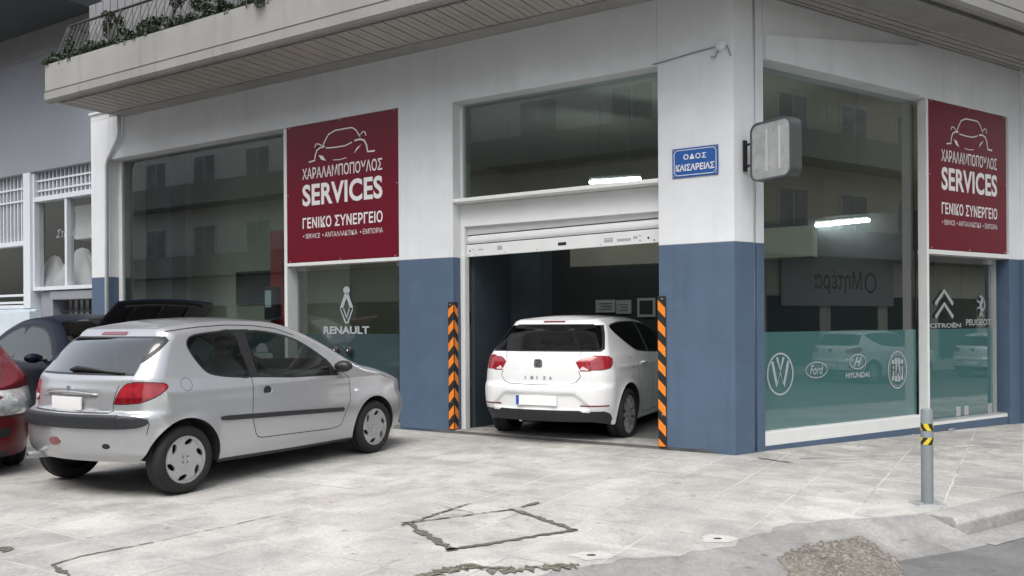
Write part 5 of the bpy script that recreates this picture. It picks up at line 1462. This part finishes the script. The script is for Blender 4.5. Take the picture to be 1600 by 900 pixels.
# ------------------------------------------------------------------ white five-door hatchback backing out of the workshop
def white_car():
    h = (.437, .9)
    car = thing('hatchback', 'white five-door hatchback with tinted windows half inside the garage doorway', 'car', (.625, 10.105, 0.0), heading(h))
    rear = [(-.60, .26), (-.66, .33), (-.70, .40), (-.712, .45), (-.715, .56), (-.71, .635), (-.69, .67), (-.672, .70), (-.668, .80), (-.655, .92), (-.63, .98), (-.585, 1.03), (-.555, 1.06), (-.46, 1.15), (-.355, 1.25), (-.26, 1.345), (-.245, 1.37), (-.25, 1.385), (-.22, 1.41)]
    top = [(-.22, 1.41), (-.1, 1.425), (.2, 1.438), (.7, 1.44), (1.2, 1.41), (1.6, 1.32), (2.0, 1.14), (2.3, .99), (2.5, .94), (2.8, .88), (3.1, .78), (3.2, .70)]
    front = [(3.1, .2), (3.24, .35), (3.28, .5), (3.26, .62), (3.2, .70)]
    bottom = [(-.60, .26), (-.4, .22), (.4, .20), (2.0, .20), (3.1, .2)]
    ZW = [(.18, .79), (.3, .815), (.45, .838), (.6, .846), (.75, .84), (.9, .815), (.98, .79), (1.05, .755), (1.15, .71), (1.25, .665), (1.35, .615), (1.42, .58), (1.5, .55)]
    XW = [(-.8, .935), (-.2, .975), (.6, 1.0), (1.2, 1.0), (2.4, .985), (3.3, .9)]
    def rex(y, z):
        t = np.clip((z - .44) / .13, 0, 1); half = .58 - .14 * t
        return .03 / (1 + np.exp((np.abs(y) - half) / .012)) / (1 + np.exp((z - .575) / .008)) / (1 + np.exp((.405 - z) / .01)) - .0
    S = Body(rear, top, front, bottom, ZW, XW, [(.2, .28), (.9, .26), (1.05, .17), (1.4, .13)], [(.15, .35), (.8, .35)], .09, [(.2, .11), (.95, .10), (1.1, .07), (1.36, .05), (1.41, .0)], [(.1, .12), (.6, .12), (.70, 0)],
             [(-.22, .0), (-.05, .028), (1.2, .035), (2.3, .04), (3.0, .03), (3.2, .0)], [(-.02, .303, .372), (2.449, .303, .36)], rear_extra=rex,
             side_extra=lambda x, z: .007 * np.exp(-((z - .86 - .03 * x * 0) / .03) ** 2) * (x > -.3))
    win = smooth_poly([(-.075, 1.30), (-.05, 1.338), (.10, 1.358), (.33, 1.375), (.9, 1.38), (1.45, 1.335), (1.75, 1.235), (2.12, 1.06), (2.2, .98), (1.8, .985), (1.2, 1.0), (.62, 1.025), (.44, 1.055), (.30, 1.11), (.10, 1.20)], 2)
    pil = [[(.86, 1.5), (.95, 1.5), (.98, .9), (.89, .9)]]
    lampS = [(-1.2, 1.0), (-.60, 1.0), (-.47, .992), (-.425, .965), (-.45, .91), (-.50, .865), (-.60, .845), (-1.2, .842)]
    fuel = ell(.16, .90, .06, .06, 24)
    side = gap_polys('gap', [(.43, 1.08), (.36, .86), (.37, .68), (.43, .52), (.48, .34), (.52, .28), (.90, .27), (.935, .32), (.935, 1.0)], .007) + gap_polys('gap', [(.935, .28), (2.0, .27), (2.02, .6), (2.05, .96)], .007)
    side += [('gap', grow(fuel, .004)), ('body', fuel), ('frame', grow(win, .010)), ('side_glass', win)] + [('frame', [p for p in q]) for q in ([[(.88, 1.385), (.95, 1.383), (.975, 1.005), (.905, 1.01)]])]
    side += [('frame', [(-1, 1.045), (-.53, 1.045), (-.46, 1.075), (-.28, 1.25), (-.19, 1.345), (-1, 1.36)]), ('rear_glass', [(-1, 1.06), (-.545, 1.06), (-.49, 1.08), (-.31, 1.25), (-.225, 1.343), (-1, 1.348)])]
    side += [('lamp_rim', grow(lampS, .005)), ('tail_lamp', lampS), ('reflector', [(-1.2, .44), (-.56, .44), (-.56, .455), (-1.2, .455)]), ('lower', [(-1.2, .1), (-.42, .1), (-.46, .30), (-.52, .355), (-.60, .385), (-1.2, .385)])]
    rl = [[(s_ * .435, .932), (s_ * .48, .965), (s_ * .53, .985), (s_ * 1.2, 1.0), (s_ * 1.2, .842), (s_ * .60, .835), (s_ * .49, .835)] for s_ in (1, -1)]
    rp = [('frame', [(-1, 1.045), (1, 1.045), (1, 1.358), (-1, 1.358)]), ('rear_glass', rounded([(-1, 1.06), (1, 1.06), (1, 1.346), (-1, 1.346)], .01))]
    rp += gap_polys('gap', [(.47, .835), (.49, .77), (.44, .705), (.36, .682), (0, .676), (-.36, .682), (-.44, .705), (-.49, .77), (-.47, .835)], .007) + gap_polys('gap', [(.41, .935), (.455, 1.0), (.47, 1.05)], .005) + gap_polys('gap', [(-.41, .935), (-.455, 1.0), (-.47, 1.05)], .005)
    rp += [('lamp_rim', grow(p, .005)) for p in rl] + [('tail_lamp', p) for p in rl] + [('lamp_pale', rounded([(s_ * .475, .845), (s_ * .51, .885), (s_ * .57, .85), (s_ * .57, .84)], .008)) for s_ in (1, -1)]
    rp += [('reflector', [(s_ * .49, .44), (s_ * 1, .44), (s_ * 1, .455), (s_ * .49, .455)]) for s_ in (1, -1)]
    rp += [('lower', [(-1, .2), (1, .2), (1, .365), (.52, .372), (.48, .395), (-.48, .395), (-.52, .372), (-1, .365)]), ('brake_lamp', rounded([(-.14, 1.376), (.14, 1.376), (.135, 1.394), (-.135, 1.394)], .006))]
    tp = [('screen', [(1.42, -.58), (2.36, -.76), (2.42, 0), (2.36, .76), (1.42, .58), (1.40, 0)])]
    S.mesh(side, rp, tp, [], split=('tail_lamp', 'lamp_pale', 'side_glass', 'reflector'))
    S.build(['body', 'gap', 'frame'], 'body', [M['car_white'], M['dark_gap'], M['black']], car)
    for sd_ in 'LR':
        S.build([('side_glass', sd_)], 'side_window', M['car_glass_dark'], car)
        S.build([('tail_lamp', sd_), ('lamp_pale', sd_)], 'tail_lamp', [M['lamp_red'], M['lamp_pale']], car, .005)
        S.build([('reflector', sd_)], 'reflector', M['lamp_dark_red'], car, .003)
        sg = 1 if sd_ == 'L' else -1
        for x in (.60, 1.62):
            w = float(S.W(x, .885)); mb = MB(); mb.tube([(x - .09, sg * (w - .005), .885), (x - .07, sg * (w + .022), .888), (x + .07, sg * (w + .022), .888), (x + .09, sg * (w - .005), .885)], .013, 8); mb.build('door_handle', M['car_white'], car, local=True, smooth=True)
        wm = float(S.W(2.02, 1.0)); mb = MB(); mb.box((2.0, sg * (wm - .02), .97), (2.06, sg * (wm + .07), 1.0))
        lathe([(.002, -.11), (.05, -.095), (.09, -.04), (.10, .0), (.09, .05), (.05, .095), (.002, .11)], 18, lambda a, p, q: (2.0 + p * .75, sg * (wm + .13 + a), 1.03 + q * .65), mb); mb.build('mirror', M['car_white'], car, local=True, smooth=True)
    S.build(['rear_glass'], 'rear_window', M['car_glass_dark'], car); S.build(['screen'], 'windscreen', M['car_glass_dark'], car)
    S.build(['lower'], 'bumper_skirt', M['bumper_black'], car, .004); S.build(['brake_lamp'], 'brake_lamp', M['lamp_dark_red'], car, .002)
    S.liners(car)
    for x, y in ((-.02, .74), (-.02, -.74), (2.449, .74), (2.449, -.74)): make_wheel(car, x, y, 1 if y > 0 else -1, .303, .205, .222, 'alloy')
    fr = lambda y, z, d=0.0: (float(S.frear(np.array([y]), np.array([z]))[0]) - d, y, z)
    mb = MB(); x0 = fr(0, .45)[0] - .004; xt_ = fr(0, .555)[0] - .004
    lo = min(x0, xt_)
    mb.prism(rounded([(-.24, .447), (.26, .447), (.26, .557), (-.24, .557)], .008), lo, lo - .010, lambda p, q, c: (c, p, q)); npl = mb.build('number_plate', M['plate'], car, local=True)
    mb = MB(); mb.prism([(.222, .450), (.257, .450), (.257, .554), (.222, .554)], lo - .0095, lo - .0125, lambda p, q, c: (c, p, q)); mb.build('blue_band', M['plate_blue'], npl, local=True)
    mb = MB(); pt = lambda a, z: fr(-a, z, .004)
    for k, ch in enumerate('IBIZA'): add_text(mb, ch, -.165 + .075 * k, -.165 + .075 * k + (.012 if ch == 'I' else .040), .738, .772, pt, bold=.03)
    mb.build('model_lettering', M['steel_grey'], car, local=True)
    mb = MB(); xe = fr(0, .915)[0]; mb.prism(rounded([(-.05, .865), (.05, .865), (.05, .965), (-.05, .965)], .03), xe + .004, xe - .008, lambda p, q, c: (c, p, q)); e_ = mb.build('emblem', M['chrome'], car, local=True)
    mb = MB(); add_line(mb, [(-.03, .945), (.02, .945), (.03, .935), (-.025, .905), (-.02, .892), (.03, .888)], .010, lambda a, z: (xe - .0095, -a, z)); mb.build('emblem_letter', M['black'], e_, local=True)
    mb = MB(); mb.tube([(-.45, .30, .24), (-.60, .30, .25)], .022, 12); mb.build('exhaust_pipe', M['chrome'], car, local=True)
    cabin(car, S, 1.2, .35, dash_x=2.1, belt=.95)
    return car
WC = white_car()

# ------------------------------------------------------------------ dark red car, only its front corner in the picture
def red_car():
    h = (.66, -.751)
    car = thing('compact_car', 'dark red compact car nosing in from the left edge behind the silver hatchback', 'car', (-7.235, 9.73, 0), heading(h))
    rear = [(-.55, .3), (-.62, .5), (-.6, .9), (-.5, 1.0), (-.2, 1.45)]
    top = [(-.2, 1.45), (.4, 1.53), (1.2, 1.53), (1.7, 1.42), (2.2, 1.20), (2.45, 1.09), (2.75, 1.02), (3.0, .94), (3.15, .875), (3.29, .80)]
    front = [(3.18, .17), (3.26, .25), (3.29, .40), (3.30, .50), (3.33, .62), (3.33, .70), (3.29, .80)]
    bottom = [(-.55, .3), (.3, .2), (2.8, .19), (3.18, .17)]
    ZW = [(.15, .78), (.3, .81), (.5, .83), (.7, .835), (.9, .815), (1.0, .79), (1.2, .72), (1.4, .64), (1.55, .6)]
    S = Body(rear, top, front, bottom, ZW, [(-.6, .97), (2.4, 1), (3.4, .95)], [(.2, .2), (1.4, .12)], [(.15, .42), (.8, .40)], .10, [(.2, .05), (1.3, .05), (1.45, 0)], [(.1, .17), (.66, .16), (.80, 0)], [(-.2, .0), (0, .03), (2.4, .05), (3.1, .04), (3.29, 0)], [(0, .30, .35), (2.55, .30, .345)],
             side_extra=lambda x, z: .02 * np.exp(-(np.hypot(x - 2.55, (z - .62) * 1.6) / .28) ** 2))
    hl_s = smooth_poly([(4, .785), (3.30, .785), (3.14, .805), (3.02, .815), (2.96, .79), (2.99, .71), (3.08, .63), (3.2, .58), (3.36, .565), (4, .565)], 2)
    hl_f = [[(s_ * 1.2, .785), (s_ * .66, .775), (s_ * .52, .72), (s_ * .36, .635), (s_ * .31, .59), (s_ * .35, .57), (s_ * .6, .565), (s_ * 1.2, .565)] for s_ in (1, -1)]
    win = [(.2, 1.40), (1.2, 1.44), (1.65, 1.36), (2.1, 1.14), (2.2, 1.03), (.3, 1.02)]
    side = [('gap', grow(hl_s, .006)), ('headlamp', hl_s), ('glass', win)] + gap_polys('gap', [(2.2, 1.02), (2.22, .7), (2.12, .3)], .007) + gap_polys('gap', [(2.92, .80), (2.4, 1.02)], .007) + gap_polys('gap', [(3.5, .54), (3.1, .555), (2.88, .60)], .007)
    fp = [('gap', grow(q, .006)) for q in hl_f] + [('headlamp', q) for q in hl_f] + gap_polys('gap', [(.8, .545), (.4, .55), (0, .55), (-.4, .55), (-.8, .545)], .007)
    fp += [('grille', rounded([(-.36, .33), (.36, .33), (.30, .46), (-.30, .46)], .04)), ('grille', rounded([(.44, .36), (.62, .37), (.60, .45), (.46, .45)], .03)), ('grille', rounded([(-.44, .36), (-.62, .37), (-.60, .45), (-.46, .45)], .03)), ('lip', [(-1, .1), (1, .1), (1, .235), (-1, .235)])]
    tp = [('glass', [(1.62, -.6), (2.42, -.72), (2.48, 0), (2.42, .72), (1.62, .6)])] + gap_polys('gap', [(2.5, .68), (2.9, .60), (3.3, .50)], .007) + gap_polys('gap', [(2.5, -.68), (2.9, -.60), (3.3, -.50)], .007)
    S.mesh(side, [], tp, fp, split=('headlamp',))
    S.build(['body', 'gap', 'grille', 'lip'], 'body', [M['car_red'], M['dark_gap'], M['dark_gap'], M['bumper_black']], car)
    S.build(['glass'], 'windows', M['car_glass_dark'], car)
    mb = MB(); mb.prism([(2.6, .35), (3.24, .35), (3.27, .60), (3.285, .735), (3.18, .82), (2.95, .90), (2.6, .95)], -.62, .62, lambda p, q, c: (p, c, q)); mb.build('nose_filler', M['car_red'], car, local=True)  # solid red filler added behind the nose panels, closes the crack at their seam
    for sd_ in 'LR': S.build([('headlamp', sd_)], 'headlamp', M['lens_clear'], car, .004)
    S.liners(car)
    for x, y in ((0, .73), (0, -.73), (2.55, .73), (2.55, -.73)): make_wheel(car, x, y, 1 if y > 0 else -1, .295, .18, .2, 'cap')
    cabin(car, S, 1.1, .2, dash_x=2.0, belt=1.0)
red_car()

# ------------------------------------------------------------------ navy car with its bonnet up, behind
def navy_car():
    h = np.array([.79, -.61, 0]); h /= np.linalg.norm(h); l = np.array([-h[1], h[0], 0])
    hinge = np.array([-4.70, 10.42, 0])
    O = hinge - h * 2.33 + np.array([-.06, .05, .03])
    car = thing('saloon_car', 'dark navy car with its bonnet raised, behind the silver hatchback', 'car', O, heading(h))
    rear = [(-1.05, .3), (-1.12, .5), (-1.1, .9), (-1.0, 1.0)]
    top = [(-1.0, 1.0), (-.6, 1.02), (-.35, 1.06), (.1, 1.33), (.5, 1.44), (.95, 1.465), (1.35, 1.41), (1.7, 1.25), (2.1, 1.0), (2.3, .95), (2.8, .86), (3.2, .74)]
    front = [(3.15, .2), (3.28, .4), (3.28, .6), (3.2, .74)]
    bottom = [(-1.05, .3), (-.3, .22), (2.8, .2), (3.15, .2)]
    ZW = [(.15, .80), (.3, .84), (.6, .87), (.8, .855), (.9, .82), (.96, .78), (1.1, .71), (1.3, .61), (1.45, .55)]
    S = Body(rear, top, front, bottom, ZW, [(-1.1, .93), (0, 1), (2.2, 1), (3.3, .92)], [(.2, .25), (1.0, .25)], [(.15, .4), (.8, .4)], .09, [(.2, .08), (.9, .08), (1.0, 0)], [(.1, .15), (.66, .15), (.74, 0)], [(-1, .0), (-.8, .03), (.5, .04), (3.0, .05), (3.2, 0)], [(0, .31, .36), (2.55, .31, .35)])
    wf = smooth_poly([(.78, 1.30), (1.1, 1.315), (1.35, 1.265), (1.6, 1.14), (1.80, .99), (1.80, .945), (.80, .925)], 3)
    wr = smooth_poly([(.70, 1.30), (.40, 1.28), (.12, 1.16), (-.05, 1.02), (-.02, .94), (.70, .925)], 3)
    side = [('chrome', [(-.12, .925), (1.86, .938), (1.86, .918), (-.12, .905)])] + [('frame', grow(wf, .02)), ('frame', grow(wr, .02)), ('side_glass', wf), ('side_glass', wr)] + gap_polys('gap', [(.74, .92), (.74, .3)], .007) + gap_polys('gap', [(1.86, .92), (1.82, .3)], .007)
    tp = [('screen', [(1.42, -.56), (2.05, -.72), (2.10, 0), (2.05, .72), (1.42, .56)]), ('bay', [(2.14, -.9), (3.15, -.9), (3.15, .9), (2.14, .9)])]
    S.mesh(side, [], tp, [], split=('side_glass', 'chrome'))
    S.build(['body', 'gap', 'frame', 'bay'], 'body', [M['navy'], M['dark_gap'], M['black'], M['dark_gap']], car)
    for sd_ in 'LR':
        S.build([('side_glass', sd_)], 'side_window', M['car_glass_dark'], car); S.build([('chrome', sd_)], 'window_trim', M['chrome'], car, .006)
        sg = 1 if sd_ == 'L' else -1; wm = float(S.W(1.72, .93)); mb = MB(); mb.box((1.70, sg * (wm - .02), .915), (1.76, sg * (wm + .07), .94))
        lathe([(.002, -.11), (.05, -.095), (.09, -.04), (.10, .0), (.09, .05), (.05, .095), (.002, .11)], 18, lambda a, p, q: (1.71 + p * .7, sg * (wm + .13 + a), .955 + q * .6), mb); mb.build('mirror', M['navy'], car, local=True, smooth=True)
    S.build(['screen'], 'windscreen', M['car_glass_dark'], car)
    S.liners(car)
    for x, y in ((0, .75), (0, -.75), (2.55, .75), (2.55, -.75)): make_wheel(car, x, y, 1 if y > 0 else -1, .31, .2, .21, 'alloy')
    # bonnet: hinged at the screen, front edge up
    an = math.radians(41); c, s_ = math.cos(an), math.sin(an)
    mb = MB(); nx, ny = 12, 12
    def bp2(t, y, d):
        wd = .70 - .10 * t ** 2; yy = y * wd; bow = .05 * (1 - y * y) - .10 * max(0, t - .75) ** 1.2
        a = t * 1.02; b = bow + d
        return (2.33 + a * c - b * s_, yy, .97 + a * s_ + b * c)
    for d in (0, -.025):
        for i in range(nx):
            for j in range(ny):
                q = [bp2(i / nx, -1 + 2 * j / ny, d), bp2((i + 1) / nx, -1 + 2 * j / ny, d), bp2((i + 1) / nx, -1 + 2 * (j + 1) / ny, d), bp2(i / nx, -1 + 2 * (j + 1) / ny, d)]
                mb.face(q if d == 0 else q[::-1], 0 if d == 0 else 1)
    for j in range(ny):
        mb.face([bp2(1, -1 + 2 * j / ny, 0), bp2(1, -1 + 2 * j / ny, -.025), bp2(1, -1 + 2 * (j + 1) / ny, -.025), bp2(1, -1 + 2 * (j + 1) / ny, 0)])
    for sg in (-1, 1):
        for i in range(nx): mb.face([bp2(i / nx, sg, 0), bp2((i + 1) / nx, sg, 0), bp2((i + 1) / nx, sg, -.025), bp2(i / nx, sg, -.025)])
    bn = mb.build('bonnet', [M['navy'], M['black']], car, local=True, fix=False, smooth=False)
    for P_ in ([(t, -.55, -.03) for t in np.linspace(.1, .92, 9)], [(t, .55, -.03) for t in np.linspace(.1, .92, 9)], [(t, 0.0, -.03) for t in np.linspace(.1, .92, 9)], [(.92, y, -.03) for y in np.linspace(-.8, .8, 11)], [(.5, y, -.03) for y in np.linspace(-.7, .7, 9)]):
        mb = MB(); mb.tube([bp2(*q) for q in P_], .022, 6); mb.build('stiffener', M['bumper_black'], bn, local=True, smooth=True)
    mb = MB(); mb.tube([(2.9, -.5, .8), (2.33 + .55 * c, -.48, .96 + .55 * s_)], .008, 6); mb.build('bonnet_stay', M['steel_grey'], car, local=True)
    mb = MB(); mb.box((2.2, -.6, .5), (3.1, .6, .80)); mb.box((2.3, -.55, .8), (2.55, -.25, .92)); mb.box((2.5, .0, .8), (2.9, .4, .90)); mb.build('engine', M['black'], car, local=True, bevel=.03)
    cabin(car, S, .95, .1, dash_x=1.75, belt=.93)
navy_car()

# ------------------------------------------------------------------ the street behind the camera, seen mirrored in the shop glass
M['opp_beige'] = pbr('beige_house_paint', (.68, .65, .53), .8, var=.08, streak=.1)
M['opp_grey'] = pbr('grey_house_paint', (.70, .70, .68), .8, var=.08, streak=.1)
M['opp_pane'] = pbr('grey_window_panes', (.28, .29, .30), .3, var=.5, vscale=1.1)
M['shop_board'] = pbr('pale_shop_board', (.40, .40, .40), .4)
M['shop_ink'] = pbr('plum_lettering', (.12, .02, .05), .5)
def house(f, a0, a1, o0, h, wall, label, floors, bay, skip=0):
    t = thing('apartment_block', label, 'building', f((a0 + a1) / 2, o0, 0))
    mb = MB(f); mb.box((a0, o0, -1.2), (a1, o0 + 8, h)); mb.build('wall', wall, t)
    n = int((a1 - a0) / bay)
    for fl in range(floors):
        z = 3.6 + 3.1 * fl
        mb = MB(f); mb.box((a0 + .4, o0 - 1.1, z - .15), (a1 - .4, o0 - .001, z)); mb.box((a0 + .4, o0 - 1.1, z + .001), (a1 - .4, o0 - 1.04, z + .75)); mb.build('balcony', M['cream'], t)
        for k in range(n):
            a = a0 + bay * (k + .5)
            mb = MB(f); mb.box((a - .75, o0 - .05, z + .05), (a + .75, o0 - .002, z + 2.2)); w = mb.build('window', M['white_metal'], t)
            mb = MB(f); mb.box((a - .68, o0 - .06, z + .1), (a - .03, o0 - .051, z + 2.13)); mb.box((a + .03, o0 - .06, z + .1), (a + .68, o0 - .051, z + 2.13)); mb.build('pane', M['opp_pane'], w)
    for k in range(n):
        a = a0 + bay * (k + .5)
        mb = MB(f); mb.box((a - bay * .40, o0 - .04, -.1), (a + bay * .40, o0 - .002, 2.2)); w = mb.build('shop_front', M['room_dark'], t)
    return t
OR = 12.0
sa_, za_ = atR(1362, 418, -OR - .34); sb_, zb_ = atR(1252, 466, -OR - .34)
s_mid = (sa_ + sb_) / 2
hR = house(fR, s_mid - 13.5, s_mid + 12, OR, 13.0, M['opp_beige'], 'beige apartment block across the street, mirrored in the shop window', 3, 3.2)
t = thing('shop_board', 'pale shop board with plum handwriting on the block across the street', 'sign', fR(s_mid, OR, zb_))
mb = MB(fR); mb.box((s_mid - 3.0, OR - .12, zb_ - .25), (s_mid + 3.0, OR - .045, za_ + .25)); mb.build('board', M['shop_board'], t)
mb = MB(fR); add_text(mb, 'Μητέρα', -s_mid - 1.15, -s_mid + 1.4, zb_ + .15, za_ - .15, lambda a, z: (-a, OR - .125, z), bold=.01); add_line(mb, ell(-s_mid - 1.65, (za_ + zb_) / 2, .30, .32, 28), .09, lambda a, z: (-a, OR - .125, z), closed=True); mb.build('lettering', M['shop_ink'], t)
hL = house(fL, -4, 36, 15.5, 10.0, M['opp_grey'], 'grey apartment block facing the garage, mirrored in the shop windows', 2, 3.4)
s1, _ = atR(1325, 560, -8.9); 
dup(WC, fR(s1, 8.6, road_z(s1)), heading(dR), 'white hatchback parked across the street, mirrored in the teal window')
s2, _ = atR(1500, 560, -8.9)
dup(WC, fR(s2 + 1.5, 8.6, road_z(s2 + 1.5)), heading(dR), 'white hatchback farther down the street, mirrored in the street door')
